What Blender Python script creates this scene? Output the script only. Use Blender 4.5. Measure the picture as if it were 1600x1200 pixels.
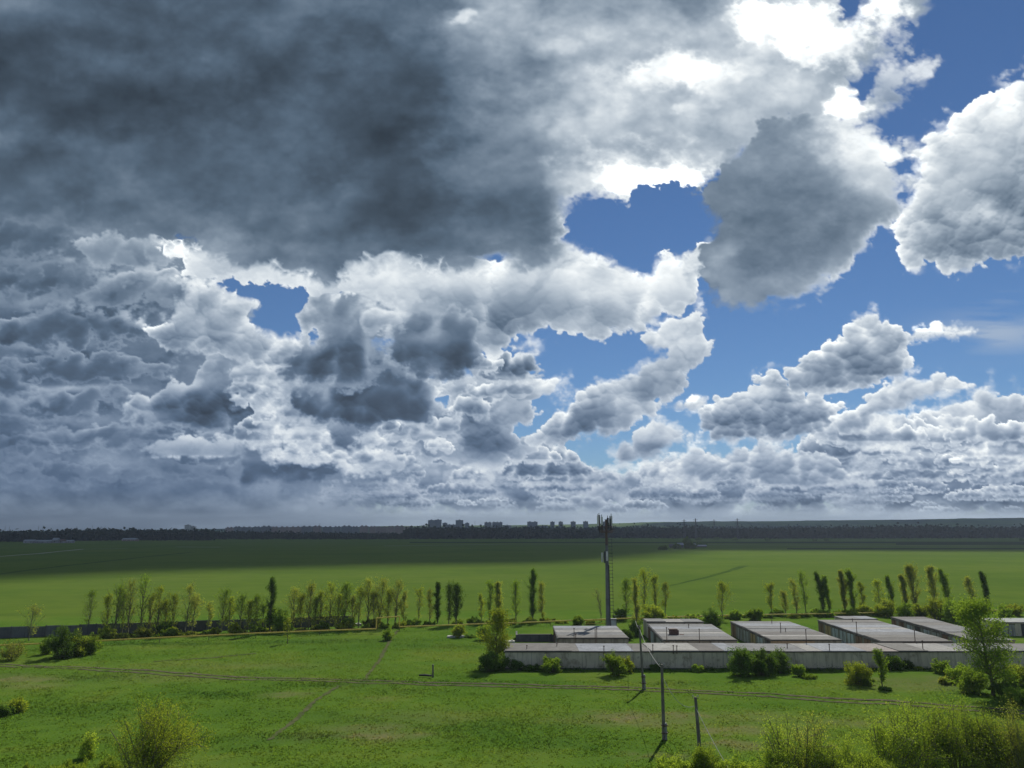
import bpy, math, random
import numpy as np
C = bpy.context.scene
COL = C.collection
R = math.radians
for o in list(bpy.data.objects): bpy.data.objects.remove(o)

# ---------------------------------------------------------------- camera
CAM_H = 19.0
FPX, CX, CY, HORIZON = 1200.0, 800.0, 600.0, 826.0
PITCH = math.atan((HORIZON-CY)/FPX)
cam = bpy.data.cameras.new('camera')
cam.sensor_width = 36; cam.lens = 36*FPX/1600; cam.clip_start = .5; cam.clip_end = 20000
camo = bpy.data.objects.new('camera', cam); COL.objects.link(camo)
camo.location = (0, 0, CAM_H); camo.rotation_euler = (R(90)+PITCH, 0, 0)
C.camera = camo

# ---------------------------------------------------------------- light
SUN_AZ, SUN_EL = 21.0, 43.0           # degrees right of the view axis, above the horizon
SUN_DIR = np.array([math.sin(R(SUN_AZ))*math.cos(R(SUN_EL)), math.cos(R(SUN_AZ))*math.cos(R(SUN_EL)), math.sin(R(SUN_EL))])
w = bpy.data.worlds.new('World'); C.world = w; w.use_nodes = True
nt = w.node_tree; nt.nodes.clear()
wo = nt.nodes.new('ShaderNodeOutputWorld'); bg = nt.nodes.new('ShaderNodeBackground'); sk = nt.nodes.new('ShaderNodeTexSky')
sk.sky_type = 'NISHITA'; sk.sun_disc = False; sk.sun_elevation = R(SUN_EL); sk.sun_rotation = R(SUN_AZ)
sk.altitude = 0; sk.air_density = 1.0; sk.dust_density = 0; sk.ozone_density = 10.0
bg.inputs[1].default_value = .062
nt.links.new(sk.outputs[0], bg.inputs[0]); nt.links.new(bg.outputs[0], wo.inputs[0])
sl = bpy.data.lights.new('sun', 'SUN'); sl.energy = 4.3; sl.angle = R(.5); sl.color = (1, .95, .86)
so = bpy.data.objects.new('sun', sl); COL.objects.link(so); so.location = (0, 0, 300)
from mathutils import Vector
so.rotation_euler = Vector(SUN_DIR).to_track_quat('Z', 'Y').to_euler()
C.view_settings.view_transform = 'Standard'; C.view_settings.look = 'None'
C.view_settings.exposure = 0.0; C.view_settings.gamma = 1
C.cycles.use_denoising = True; C.cycles.denoiser = 'OPENIMAGEDENOISE'; C.cycles.denoising_input_passes = 'RGB_ALBEDO_NORMAL'
C.cycles.max_bounces = 5; C.cycles.diffuse_bounces = 2; C.cycles.transmission_bounces = 3
C.cycles.transparent_max_bounces = 8; C.cycles.sample_clamp_indirect = 4

# ---------------------------------------------------------------- helpers
def ray(px, py):
    x = (px-CX)/FPX; y = (CY-py)/FPX
    return np.array([x, math.cos(PITCH)-y*math.sin(PITCH), math.sin(PITCH)+y*math.cos(PITCH)])
def G(px, py, z=0.0):
    """the point at height z that the photograph shows at a pixel"""
    d = ray(px, py); t = (z-CAM_H)/d[2]
    return (d[0]*t, d[1]*t, z)
def at(px, py, dist):
    """the point at depth dist along the view axis on the ground that a pixel shows"""
    d = ray(px, py); t = dist/d[1]
    return (d[0]*t, dist, CAM_H+d[2]*t)
def tag(o, label=None, cat=None, group=None, kind=None):
    if label: o['label'] = label
    if cat: o['category'] = cat
    if group: o['group'] = group
    if kind: o['kind'] = kind
    return o
def thing(name, label, cat, loc=(0, 0, 0), group=None, rz=0):
    o = bpy.data.objects.new(name, None); COL.objects.link(o)
    o.location = loc; o.rotation_euler = (0, 0, rz); o.empty_display_size = .3
    return tag(o, label, cat, group)
def link(name, me, mat, parent=None):
    o = bpy.data.objects.new(name, me); COL.objects.link(o)
    if mat is not None: me.materials.append(mat)
    if parent is not None: o.parent = parent
    return o
class MB:
    """collects quads and triangles for one mesh"""
    def __init__(s): s.v = []; s.f = []
    def add(s, vs, fs):
        b = len(s.v); s.v += [tuple(float(c) for c in q) for q in vs]; s.f += [tuple(i+b for i in f) for f in fs]
    def box(s, x0, x1, y0, y1, z0, z1):
        s.add([(x0, y0, z0), (x1, y0, z0), (x1, y1, z0), (x0, y1, z0), (x0, y0, z1), (x1, y0, z1), (x1, y1, z1), (x0, y1, z1)],
              [(0, 3, 2, 1), (4, 5, 6, 7), (0, 1, 5, 4), (1, 2, 6, 5), (2, 3, 7, 6), (3, 0, 4, 7)])
    def quadbox(s, base, z0, z1):
        n = len(base)
        s.add([(p[0], p[1], z0) for p in base]+[(p[0], p[1], z1) for p in base],
              [tuple(reversed(range(n))), tuple(range(n, 2*n))]+[(i, (i+1) % n, n+(i+1) % n, n+i) for i in range(n)])
    def tube(s, pts, rad, n=6, caps=True):
        pts = [np.array(p, float) for p in pts]
        if not hasattr(rad, '__len__'): rad = [rad]*len(pts)
        vs = []; fs = []
        for i, p in enumerate(pts):
            t = pts[min(i+1, len(pts)-1)]-pts[max(i-1, 0)]; t = t/(np.linalg.norm(t)+1e-9)
            a = np.cross(t, (0, 0, 1) if abs(t[2]) < .9 else (1, 0, 0)); a /= np.linalg.norm(a)+1e-9; b = np.cross(t, a)
            for k in range(n):
                q = 2*math.pi*k/n; vs.append(p+rad[i]*(a*math.cos(q)+b*math.sin(q)))
        for i in range(len(pts)-1):
            for k in range(n):
                k2 = (k+1) % n; fs.append((i*n+k, i*n+k2, (i+1)*n+k2, (i+1)*n+k))
        if caps: fs.append(tuple(reversed(range(n)))); fs.append(tuple((len(pts)-1)*n+k for k in range(n)))
        s.add(vs, fs)
    def build(s, name, mat, parent=None, smooth=False):
        me = bpy.data.meshes.new(name); me.from_pydata(s.v, [], s.f); me.update()
        if smooth: me.polygons.foreach_set('use_smooth', [True]*len(me.polygons))
        return link(name, me, mat, parent)
def fast_mesh(name, V, F, attrs=None):
    """mesh from numpy arrays, F of shape (n, 3) or (n, 4)"""
    me = bpy.data.meshes.new(name); k = F.shape[1]
    me.vertices.add(len(V)); me.vertices.foreach_set('co', np.ascontiguousarray(V, np.float32).ravel())
    me.loops.add(F.size); me.loops.foreach_set('vertex_index', np.ascontiguousarray(F, np.int32).ravel())
    me.polygons.add(len(F)); me.polygons.foreach_set('loop_start', np.arange(0, F.size, k, dtype=np.int32))
    for an, av in (attrs or {}).items():
        at_ = me.attributes.new(an, 'FLOAT', 'POINT'); at_.data.foreach_set('value', np.ascontiguousarray(av, np.float32))
    me.update(calc_edges=True); return me
def new_mat(name):
    m = bpy.data.materials.new(name); m.use_nodes = True
    t = m.node_tree; t.nodes.clear()
    out = t.nodes.new('ShaderNodeOutputMaterial')
    return m, t, out
def N(t, kind, **kw):
    n = t.nodes.new('ShaderNode'+kind)
    for k, v in kw.items():
        if k.startswith('i_'):
            key = k[2:]; n.inputs[int(key) if key.isdigit() else key].default_value = v
        else: setattr(n, k, v)
    return n
def noise(t, vec, scale, detail=4, rough=.55):
    n = N(t, 'TexNoise', i_Scale=scale, i_Detail=detail, i_Roughness=rough); t.links.new(vec, n.inputs['Vector']); return n.outputs['Fac']
def ramp(t, fac, stops):
    r = N(t, 'ValToRGB'); e = r.color_ramp.elements
    while len(e) < len(stops): e.new(.5)
    for q, (p, c) in zip(e, stops): q.position = p; q.color = (*c, 1)
    t.links.new(fac, r.inputs[0]); return r.outputs[0]
def mix(t, fac, a, b, mode='MIX'):
    m = N(t, 'Mix', data_type='RGBA', blend_type=mode)
    for s, v in ((0, fac), (6, a), (7, b)):
        if hasattr(v, 'links'): t.links.new(v, m.inputs[s])
        else: m.inputs[s].default_value = v if s == 0 else (*v, 1)
    return m.outputs[2]
def math_(t, op, a, b=None):
    m = N(t, 'Math', operation=op)
    for i, v in enumerate((a, b)):
        if v is None: continue
        if hasattr(v, 'links'): t.links.new(v, m.inputs[i])
        else: m.inputs[i].default_value = v
    return m.outputs[0]
def surf_mat(name, c0, c1, scale=1.0, rough=.9, streak=None, spots=None, bump=.0, metal=0):
    """weathered surface: two tones mixed by noise, optional vertical streaks and dark spots"""
    m, t, out = new_mat(name)
    p = N(t, 'BsdfPrincipled', i_Roughness=rough, i_Metallic=metal)
    pos = N(t, 'TexCoord').outputs['Object']
    oi = N(t, 'ObjectInfo').outputs['Random']
    va = N(t, 'VectorMath', operation='ADD'); t.links.new(pos, va.inputs[0])
    cb = N(t, 'CombineXYZ'); t.links.new(math_(t, 'MULTIPLY', oi, 97.), cb.inputs[0]); t.links.new(math_(t, 'MULTIPLY', oi, 41.), cb.inputs[1]); t.links.new(cb.outputs[0], va.inputs[1])
    f = noise(t, va.outputs[0], scale, 6, .62)
    c = ramp(t, f, [(.32, c0), (.68, c1)])
    if streak:
        mp = N(t, 'Mapping'); t.links.new(va.outputs[0], mp.inputs[0]); mp.inputs['Scale'].default_value = (3, 3, .25)
        g = ramp(t, noise(t, mp.outputs[0], 1.0, 4, .6), [(.5, (0, 0, 0)), (.72, (1, 1, 1))])
        c = mix(t, g, c, streak)
    if spots:
        g = ramp(t, noise(t, va.outputs[0], scale*3.7, 5, .7), [(.56, (0, 0, 0)), (.66, (1, 1, 1))])
        c = mix(t, g, c, spots)
    t.links.new(c, p.inputs['Base Color'])
    if bump:
        b = N(t, 'Bump', i_Strength=bump, i_Distance=.05); t.links.new(noise(t, va.outputs[0], scale*6, 4), b.inputs['Height']); t.links.new(b.outputs[0], p.inputs['Normal'])
    t.links.new(p.outputs[0], out.inputs[0]); return m
def leaf_mat(name, c0, c1, trans=.45):
    m, t, out = new_mat(name)
    geo = N(t, 'NewGeometry'); oi = N(t, 'ObjectInfo').outputs['Random']
    f = noise(t, geo.outputs['Position'], 1.1, 3)
    c = ramp(t, math_(t, 'ADD', math_(t, 'MULTIPLY', f, .55), math_(t, 'MULTIPLY', geo.outputs['Random Per Island'], .5)), [(.25, c0), (.8, c1)])
    hs = N(t, 'HueSaturation'); t.links.new(c, hs.inputs['Color'])
    t.links.new(math_(t, 'ADD', math_(t, 'MULTIPLY', oi, .45), .78), hs.inputs['Value'])
    d = N(t, 'BsdfDiffuse'); tr = N(t, 'BsdfTranslucent'); mx = N(t, 'MixShader', i_0=trans)
    t.links.new(hs.outputs[0], d.inputs[0])
    t.links.new(mix(t, 1.0, hs.outputs[0], (1.25, 1.15, .55), 'MULTIPLY'), tr.inputs[0])
    t.links.new(d.outputs[0], mx.inputs[1]); t.links.new(tr.outputs[0], mx.inputs[2]); t.links.new(mx.outputs[0], out.inputs[0]); return m
# ---------- lattice noise ----------
def _h(ix, iy, k):
    n = (ix.astype(np.int64)*374761393 + iy.astype(np.int64)*668265263 + k*2246822519) & 0xFFFFFFFF
    n = ((n ^ (n >> 13))*1274126177) & 0xFFFFFFFF
    n = (n ^ (n >> 16))
    return (n & 0xFFFFFF).astype(np.float32)/float(0xFFFFFF)
def vnoise(x, y, k=0):
    ix = np.floor(x); iy = np.floor(y); fx = x-ix; fy = y-iy
    fx = fx*fx*fx*(fx*(fx*6-15)+10); fy = fy*fy*fy*(fy*(fy*6-15)+10)
    a = _h(ix, iy, k); b = _h(ix+1, iy, k); c = _h(ix, iy+1, k); d = _h(ix+1, iy+1, k)
    return (a+(b-a)*fx)*(1-fy)+(c+(d-c)*fx)*fy
def fbm(x, y, k=0, n=5, g=.5):
    s = 0; a = 1; t = 0
    for i in range(n):
        s = s+a*vnoise(x+17.3*i, y-9.1*i, k+i); t += a; a *= g
        x = x*2.03; y = y*2.03
    return s/t
def worley(x, y, k=0):
    ix = np.floor(x); iy = np.floor(y)
    best = np.full(x.shape, 9., np.float32)
    for dx in (-1, 0, 1):
        for dy in (-1, 0, 1):
            cx = ix+dx; cy = iy+dy
            px = cx+_h(cx, cy, k+50); py = cy+_h(cx, cy, k+91)
            best = np.minimum(best, (px-x)**2+(py-y)**2)
    return np.clip(1-best/.75, 0, 1)
def sdf(poly, X, Y):
    P = np.array(poly, float); n = len(P)
    d = np.full(X.shape, 1e12); ins = np.zeros(X.shape, bool)
    for i in range(n):
        ax, ay = P[i]; bx, by = P[(i+1) % n]
        ex, ey = bx-ax, by-ay
        wx, wy = X-ax, Y-ay
        t = np.clip((wx*ex+wy*ey)/(ex*ex+ey*ey+1e-9), 0, 1)
        d = np.minimum(d, (wx-ex*t)**2+(wy-ey*t)**2)
        c = ((ay <= Y) & (by > Y)) | ((by <= Y) & (ay > Y))
        with np.errstate(divide='ignore', invalid='ignore'):
            xi = ax+(Y-ay)*ex/(ey if ey else 1e-9)
        ins ^= c & (X < xi)
    d = np.sqrt(d)
    return np.where(ins, d, -d)
def sm(a, b, x):
    t = np.clip((x-a)/(b-a), 0, 1); return t*t*(3-2*t)
# (polygon, core level, edge level, rim width, roughness, edge softness, blobs[(x,y,rx,ry,level,weight)], relief)
CLOUDS = [
 # low far bank, right of centre
 dict(p=[(1230,700),(1300,690),(1350,672),(1400,662),(1440,655),(1475,650),(1482,632),(1510,620),(1535,614),(1552,630),(1580,612),(1620,600),(1760,590),(1760,800),(1000,800),(880,775),(815,750),(830,722),(850,702),(872,704),(868,724),(900,738),(930,748),(985,742),(1003,728),(1040,734),(1060,712),(1100,716),(1160,705)],
      core=.155,edge=.80,rim=12,rough=15,soft=2.5,relief=.55,oct=(40,20,10,5),
      b=[(1500,735,130,26,.13,1),(1300,745,70,16,.20,.9),(1180,755,90,14,.26,.8),(1510,650,22,18,.36,1),(1560,690,110,12,.6,.7),(1395,690,90,12,.6,.7),(1420,765,140,10,.24,.8),(1480,705,26,9,.8,1),(950,765,110,14,.46,.7),(845,730,16,14,.3,.9),(1600,700,30,30,.3,.6),(1350,720,60,14,.22,.9)]),
 dict(p=[(640,705),(700,705),(760,715),(830,700),(845,715),(820,740),(880,770),(1000,792),(1000,800),(480,800),(420,770),(500,740),(570,735)],
      core=0.270,edge=.62,rim=8,rough=12,soft=3,relief=.75,oct=(26,13,7,4),b=[(700,785,200,8,.3,.8),(560,770,60,8,.45,.6)]),
 # left deck going down to the horizon
 dict(p=[(-200,270),(150,280),(260,330),(290,400),(340,440),(395,490),(400,520),(440,545),(420,600),(470,650),(650,690),(640,725),(560,745),(470,765),(560,810),(620,850),(-200,850)],
      core=0.115,edge=.36,rim=16,rough=16,soft=6,relief=.7,lit=.55,an=1.5,oct=(56,28,14,8),
      b=[(40,440,60,14,.26,.9),(70,478,50,12,.42,.9),(60,500,130,22,.062,1),(70,540,50,6,.40,.9),(110,570,120,22,.072,1),(70,607,120,5,.34,.9),(100,632,120,16,.085,1),(120,655,60,8,.26,.7),(240,655,22,9,.45,.9),(150,680,90,14,.085,.9),(300,735,300,10,.13,.9),(170,720,60,8,.2,.8),(200,760,260,14,.125,1),(300,790,300,12,.17,1),(200,815,300,14,.215,1),(520,790,90,14,.22,1),(600,820,200,12,.27,1)]),
 dict(p=[(190,635),(225,618),(262,600),(300,600),(330,552),(350,545),(385,556),(430,545),(462,572),(455,605),(475,640),(440,665),(380,668),(300,672),(240,655)],
      core=0.105,edge=.62,rim=14,rough=12,soft=4,relief=.5,b=[(290,600,30,12,.62,.9),(400,585,30,16,.5,.8),(430,575,24,20,.6,.8),(330,640,110,20,.075,1),(250,650,25,8,.5,.7),(350,575,20,14,.2,.6)]),
 dict(p=[(235,700),(262,686),(330,690),(385,674),(440,690),(470,712),(420,705),(340,712),(262,712)],core=0.420,edge=.5,rim=8,rough=8,soft=4,relief=.6,b=[]),
 dict(p=[(380,690),(440,684),(520,690),(600,700),(650,706),(622,735),(560,742),(480,748),(380,756)],core=0.130,edge=.28,rim=8,rough=10,soft=5,relief=.4,b=[(500,725,120,16,.11,1)]),
 dict(p=[(400,520),(450,512),(480,530),(575,560),(640,590),(700,600),(740,560),(790,546),(832,552),(836,572),(828,585),(870,600),(852,616),(832,628),(838,650),(812,664),(802,676),(832,690),(802,716),(760,726),(700,722),(600,705),(500,700),(430,690),(410,640),(395,600)],
      core=.33,edge=.88,rim=11,rough=14,soft=2.5,relief=.8,oct=(40,22,11,6),
      b=[(720,640,40,20,.10,1),(745,690,42,13,.14,1),(790,640,26,20,.42,.8),(540,690,60,18,.16,.9),(450,650,30,16,.5,.7),(470,625,40,16,.5,.5),(780,575,30,14,.6,.7),(640,690,60,12,.3,.6),(700,605,30,10,.16,.8),(415,640,20,20,.14,.8)]),
 dict(p=[(462,600),(500,606),(560,572),(588,540),(605,580),(640,590),(662,600),(676,640),(664,662),(620,664),(560,664),(500,655),(462,636)],core=0.075,edge=.40,rim=7,rough=11,soft=7,relief=.3,b=[(570,590,20,26,.13,.9)]),
 dict(p=[(300,455),(340,444),(352,448),(376,464),(408,470),(392,497),(398,515),(420,516),(452,520),(470,540),(440,575),(380,560),(345,550),(250,545),(230,510),(262,500)],
      core=0.240,edge=.88,rim=12,rough=9,soft=2,relief=.75,b=[(330,515,40,14,.30,.9),(390,545,40,10,.3,.6),(285,540,60,12,.14,.8)]),
 dict(p=[(455,482),(500,456),(560,450),(620,455),(648,482),(625,522),(582,545),(578,588),(545,600),(470,592),(440,577),(462,548),(476,520)],
      core=0.140,edge=.6,rim=7,rough=11,soft=7,relief=.35,b=[(560,490,70,26,.17,.8),(505,565,30,18,.075,1),(575,560,8,40,.6,.9),(480,540,16,20,.4,.8)]),
 # broad white band under the dark cloud
 dict(p=[(240,370),(330,372),(420,395),(560,380),(700,395),(800,395),(868,384),(900,388),(935,396),(972,404),(958,414),(980,420),(1010,422),(1022,394),(1045,390),(1062,404),(1085,378),(1105,372),(1130,400),(1135,440),(1100,432),(1078,455),(1080,472),(1050,480),(1020,492),(1012,520),(985,513),(960,527),(940,532),(912,524),(880,524),(850,510),(815,516),(795,535),(770,548),(700,530),(640,540),(600,500),(640,480),(560,462),(470,455),(395,450),(385,462),(330,440),(290,430),(270,400)],
      core=.40,edge=.97,rim=17,rough=11,soft=2,relief=.55,oct=(60,34,17,8),
      b=[(480,435,60,16,.72,.8),(600,430,60,18,.62,.7),(700,440,60,18,.6,.7),(850,480,90,26,.34,.9),(790,510,40,16,.20,.9),(960,450,70,26,.72,.8),(1000,490,40,20,.5,.6),(560,470,50,10,.3,.7),(300,410,40,14,.42,.7)]),
 dict(p=[(610,500),(650,486),(700,486),(742,502),(748,530),(750,556),(722,580),(680,594),(640,580),(615,560),(612,530)],core=0.105,edge=.45,rim=8,rough=12,soft=7,relief=.3,b=[(670,528,50,8,.19,.9),(690,570,50,16,.085,1)]),
 dict(p=[(578,470),(610,478),(628,490),(615,510),(590,520),(565,505)],core=0.328,edge=.7,rim=10,rough=8,soft=3,relief=.5,b=[]),
 # separate cumuli over the blue, far to near
 dict(p=[(958,706),(985,690),(990,676),(1022,660),(1048,660),(1060,674),(1075,680),(1050,692),(1036,708),(1000,714),(972,720)],core=0.288,edge=.72,rim=9,rough=6,soft=2,relief=.7,b=[(1022,697,22,9,.20,1)]),
 dict(p=[(1064,632),(1085,622),(1108,619),(1102,634),(1080,642)],core=0.700,edge=.6,rim=6,rough=5,soft=5,relief=.3,b=[]),
 dict(p=[(1092,664),(1100,638),(1125,618),(1165,608),(1190,590),(1212,584),(1236,600),(1248,612),(1284,617),(1312,632),(1312,656),(1282,676),(1240,682),(1210,686),(1150,684),(1110,684)],core=0.216,edge=.86,rim=9,rough=9,soft=1.8,relief=.85,oct=(26,14,8,4),b=[(1150,662,60,16,.15,1),(1235,662,40,14,.22,.9),(1180,610,30,9,.75,.8)]),
 dict(p=[(1130,720),(1160,694),(1200,690),(1230,705),(1300,712),(1330,742),(1260,760),(1150,750),(1040,735),(1060,712),(1095,697),(1110,712)],core=0.248,edge=.85,rim=9,rough=9,soft=2,relief=.8,oct=(22,12,7,4),b=[(1180,735,70,10,.30,.9),(1080,728,24,8,.26,.8),(1290,735,30,14,.28,.8)]),
 dict(p=[(818,690),(848,670),(870,640),(900,635),(900,616),(930,600),(960,595),(985,590),(1010,572),(1042,560),(1046,546),(1020,546),(1003,530),(1012,515),(1045,500),(1085,488),(1100,498),(1096,514),(1112,530),(1113,546),(1095,560),(1068,580),(1076,600),(1050,620),(1032,630),(1026,646),(992,652),(984,666),(960,672),(920,680),(880,693),(840,693)],
      core=0.296,edge=.84,rim=11,rough=7,soft=1.8,relief=.75,oct=(28,15,8,4),b=[(908,664,36,22,.135,1),(1035,585,26,18,.34,.7),(970,635,30,12,.36,.7),(1040,520,26,8,.55,.5),(1060,530,40,14,.62,.6)]),
 dict(p=[(1300,652),(1340,640),(1355,618),(1380,602),(1410,596),(1420,586),(1445,600),(1465,585),(1490,588),(1518,604),(1490,611),(1450,619),(1420,631),(1390,642),(1350,668),(1310,680)],core=0.296,edge=.85,rim=9,rough=6,soft=1.8,relief=.7,oct=(24,12,6),b=[(1360,630,20,9,.4,.6)]),
 dict(p=[(1228,584),(1260,565),(1278,542),(1320,527),(1318,510),(1345,492),(1366,489),(1376,502),(1400,504),(1418,520),(1423,540),(1416,570),(1400,590),(1360,596),(1320,606),(1262,612),(1235,602)],core=0.232,edge=.95,rim=11,rough=8,soft=1.8,relief=.8,oct=(30,16,8,4),b=[(1352,566,58,22,.165,1),(1390,550,24,24,.22,.7),(1300,598,46,5,.16,.8)]),
 dict(p=[(1420,532),(1438,514),(1468,507),(1486,515),(1518,520),(1476,526),(1440,527)],core=0.750,edge=.7,rim=7,rough=6,soft=5,relief=.3,b=[]),
 # tall cloud at the right edge
 dict(p=[(1600,128),(1566,134),(1530,150),(1512,164),(1490,188),(1476,210),(1442,212),(1424,236),(1440,268),(1420,286),(1436,308),(1420,330),(1405,356),(1416,384),(1410,422),(1450,412),(1490,420),(1530,408),(1580,395),(1760,410),(1760,110)],
      core=0.296,edge=.98,rim=22,rough=12,soft=2,relief=.6,oct=(60,34,17,8,4),b=[(1560,350,110,42,.14,1),(1600,290,60,34,.24,.9),(1480,300,50,40,.8,.8),(1590,190,26,20,.6,.7),(1520,260,50,30,.62,.6)]),
 # high deck with the dark belly on the left
 dict(p=[(-300,-330),(-300,320),(0,318),(60,330),(100,342),(150,358),(200,350),(250,372),(330,388),(380,412),(440,428),(500,432),(600,412),(700,420),(800,414),(860,402),(888,386),(880,350),(886,326),(906,316),(930,306),(962,312),(985,318),(1002,300),(1040,290),(1090,296),(1120,280),(1200,206),(1300,200),(1335,186),(1368,176),(1378,152),(1330,140),(1345,112),(1362,76),(1415,52),(1442,0),(1470,-90),(1500,-330)],
      er=(560,.17,930,.75),lit=0,warp=1.7,bt=1.5,tex=.55,core=0.200,edge=.62,cap=18,rim=20,rough=14,soft=9,relief=.75,oct=(120,64,32,16,8),
      b=[(200,150,340,150,.055,1),(520,180,160,130,.070,1),(640,300,210,90,.055,1),(300,300,200,80,.075,.9),(40,300,90,50,.07,.9),(330,20,180,50,.075,.9),(60,40,110,60,.09,.9),(600,60,90,90,.105,.9),(125,218,32,13,.115,.9),(520,315,50,20,.115,.8),(480,400,90,16,.10,.9),(810,260,70,60,.09,.9),(800,150,90,110,.25,.9),(950,90,170,90,.33,1),(960,190,120,70,.37,.9),(1110,90,170,110,.48,.8),(1010,230,90,30,.30,.8),(1080,118,110,50,.62,.7),(1070,110,62,26,1.1,1),(1130,130,24,26,.62,.8),(1010,130,30,12,.6,.7),(1060,165,14,10,.7,.8),(1020,262,120,34,.66,.7),(1030,280,100,22,1.0,.95),(905,290,40,30,.35,.9),(1170,30,28,38,1.15,1),(1100,40,60,50,.42,.7),(1228,120,46,56,.46,.9),(1310,60,66,54,1.1,1),(1250,30,50,34,1.2,.9),(1320,145,48,50,1.1,1),(1180,170,50,40,.45,.8),(1390,20,44,44,1.25,1),(722,26,17,10,.7,.9),(700,110,90,60,.16,.8),(760,230,70,40,.20,.7),(260,240,120,24,.095,.8),(420,330,90,24,.10,.8),(640,130,60,40,.085,.7),(150,90,120,30,.10,.7),(700,370,140,14,.10,.7),(716,75,26,24,.26,.6),(870,350,16,50,.2,.8)],
      hole=[(1300,-60),(1302,6),(1326,38),(1344,32),(1368,6),(1378,-60)]),
 dict(p=[(1362,140),(1385,108),(1420,104),(1450,94),(1468,88),(1478,104),(1455,116),(1420,118),(1398,132),(1404,160),(1380,168)],core=0.600,edge=.6,rim=7,rough=9,soft=9,relief=.4,a=.75,b=[]),
 # grey cloud right of the blue window
 dict(p=[(1196,188),(1250,178),(1292,184),(1330,190),(1366,210),(1376,226),(1406,226),(1408,240),(1386,264),(1394,290),(1405,326),(1382,350),(1350,380),(1320,412),(1280,440),(1240,460),(1190,472),(1150,470),(1112,458),(1094,424),(1098,386),(1125,345),(1106,312),(1092,292),(1120,275),(1150,240),(1176,214)],
      er=(1110,.20,1340,1.0),lit=.30,core=0.155,edge=.66,rim=14,rough=8,soft=4.5,relief=.4,oct=(60,34,17,8,4),b=[(1335,238,52,44,1.25,1),(1388,240,30,26,1.3,1),(1372,295,34,30,.85,.9),(1230,240,80,50,.19,.9),(1240,345,120,64,.14,1),(1330,345,50,22,.16,.9),(1240,440,80,16,.26,.8),(1130,420,26,40,.30,.8)]),
]
def lens(cx, cy, rx, ry, core, edge, rim=8, rough=10, soft=3, oct=(30, 16, 9, 5), b=(), a=1, flat=.45, n=14, an=1.2, relief=.5):
    P = []
    for i in range(n):
        t = 2*math.pi*i/n
        yy = math.sin(t)*ry
        if yy > 0: yy *= flat
        P.append((cx+math.cos(t)*rx, cy+yy))
    return dict(p=P, core=core, edge=edge, rim=rim, rough=rough, soft=soft, relief=relief, oct=oct, b=list(b), a=a, an=an)
_rg = random.Random(4)
_small = []
for _i in range(210):
    _y = 800-(_rg.random()**1.25)*120
    _x = _rg.uniform(-60, 1660)
    _q = (806-_y)/100
    _left = 1-min(1, max(0, (_x-330)/330))
    if _left > .5 and _y < 700: continue
    if 850 < _x < 1060 and _y < 745: continue
    if 1000 < _x < 1290 and _y < 738: continue
    _w = (14+46*_q)*_rg.uniform(.6, 1.9)*(1+.9*_left)
    _hh = _w*_rg.uniform(.22, .42)*(1-.45*_left)
    _e = (.92-.26*(1-_q))*(1-_left)+.30*_left
    _c = _rg.uniform(.13, .25)*(1-_left)+_rg.uniform(.115, .2)*_left
    _small.append((_y+_hh*.3, lens(_x, _y, _w, _hh, _c, _e*_rg.uniform(.75, 1.1), rim=2.5+3*_q, rough=3+5*_q, soft=1.5+1*_left*2, oct=(max(7, 22*_q), max(4, 11*_q), 5), flat=.3, an=1.2 if _left < .3 else 1.7 if _left < .7 else 2.6, relief=.5-.25*_left)))
_small.sort(key=lambda q: -q[0])
_left_deck = [
 lens(520, 715, 120, 20, .13, .42, 5, 10, 5), lens(330, 738, 230, 13, .125, .24, 5, 9, 6), lens(100, 742, 140, 12, .115, .24, 5, 9, 6),
 lens(160, 688, 110, 20, .085, .36, 6, 12, 6), lens(10, 700, 70, 14, .085, .26, 6, 11, 6), lens(360, 700, 120, 18, .13, .5, 6, 11, 4),
 lens(120, 634, 135, 20, .078, .36, 7, 14, 6, (44, 22, 11, 6)), lens(330, 650, 140, 34, .09, .55, 8, 14, 4, (44, 22, 11, 6)), lens(120, 578, 130, 24, .068, .38, 7, 15, 6, (50, 26, 12, 6)), lens(-20, 600, 90, 18, .075, .3, 7, 14, 7, (44, 22, 11, 6)),
 lens(70, 520, 180, 28, .058, .40, 8, 16, 7, (60, 30, 14, 7)), lens(215, 462, 80, 36, .12, .6, 10, 16, 6, (60, 30, 14, 7)), lens(30, 440, 110, 24, .08, .26, 10, 16, 10, (60, 30, 14, 7)), lens(30, 375, 110, 26, .07, .2, 12, 16, 12, (60, 30, 14, 7)), lens(190, 400, 70, 26, .14, .45, 12, 16, 8, (60, 30, 14, 7))]
for _c in _left_deck: _c['an'] = 1.7; _c['relief'] = .2; _c['lit'] = .62; _c['edge'] *= 1.25; _c['tex'] = .6
_mid = []
for _i in range(95):
    _x = _rg.uniform(380, 900); _y = _rg.uniform(560, 735)
    if _x > 640+ (735-_y)*1.25 or (_x > 820 and _y > 640): continue
    _w = _rg.uniform(16, 46)*(.6+.5*(735-_y)/170); _d = _rg.random() < .42
    _mid.append((_y, lens(_x, _y, _w, _w*_rg.uniform(.38, .6), _rg.uniform(.085, .16) if _d else _rg.uniform(.22, .36), _rg.uniform(.55, .95), rim=_rg.uniform(4, 8), rough=9, soft=2.5, oct=(22, 12, 7), flat=.6)))
_mid.sort(key=lambda q: -q[0])
CLOUDS = CLOUDS[:2]+[q[1] for q in _small]+CLOUDS[2:3]+_left_deck+CLOUDS[3:7]+[q[1] for q in _mid]+CLOUDS[7:]
_cut = lambda P, r=7, soft=2, eg=.5: dict(p=P, core=.3, edge=.9, edge_gain=eg, rim=9, rough=r, soft=soft, relief=0, oct=(30, 16, 9, 5), b=[], cut=1)
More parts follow.
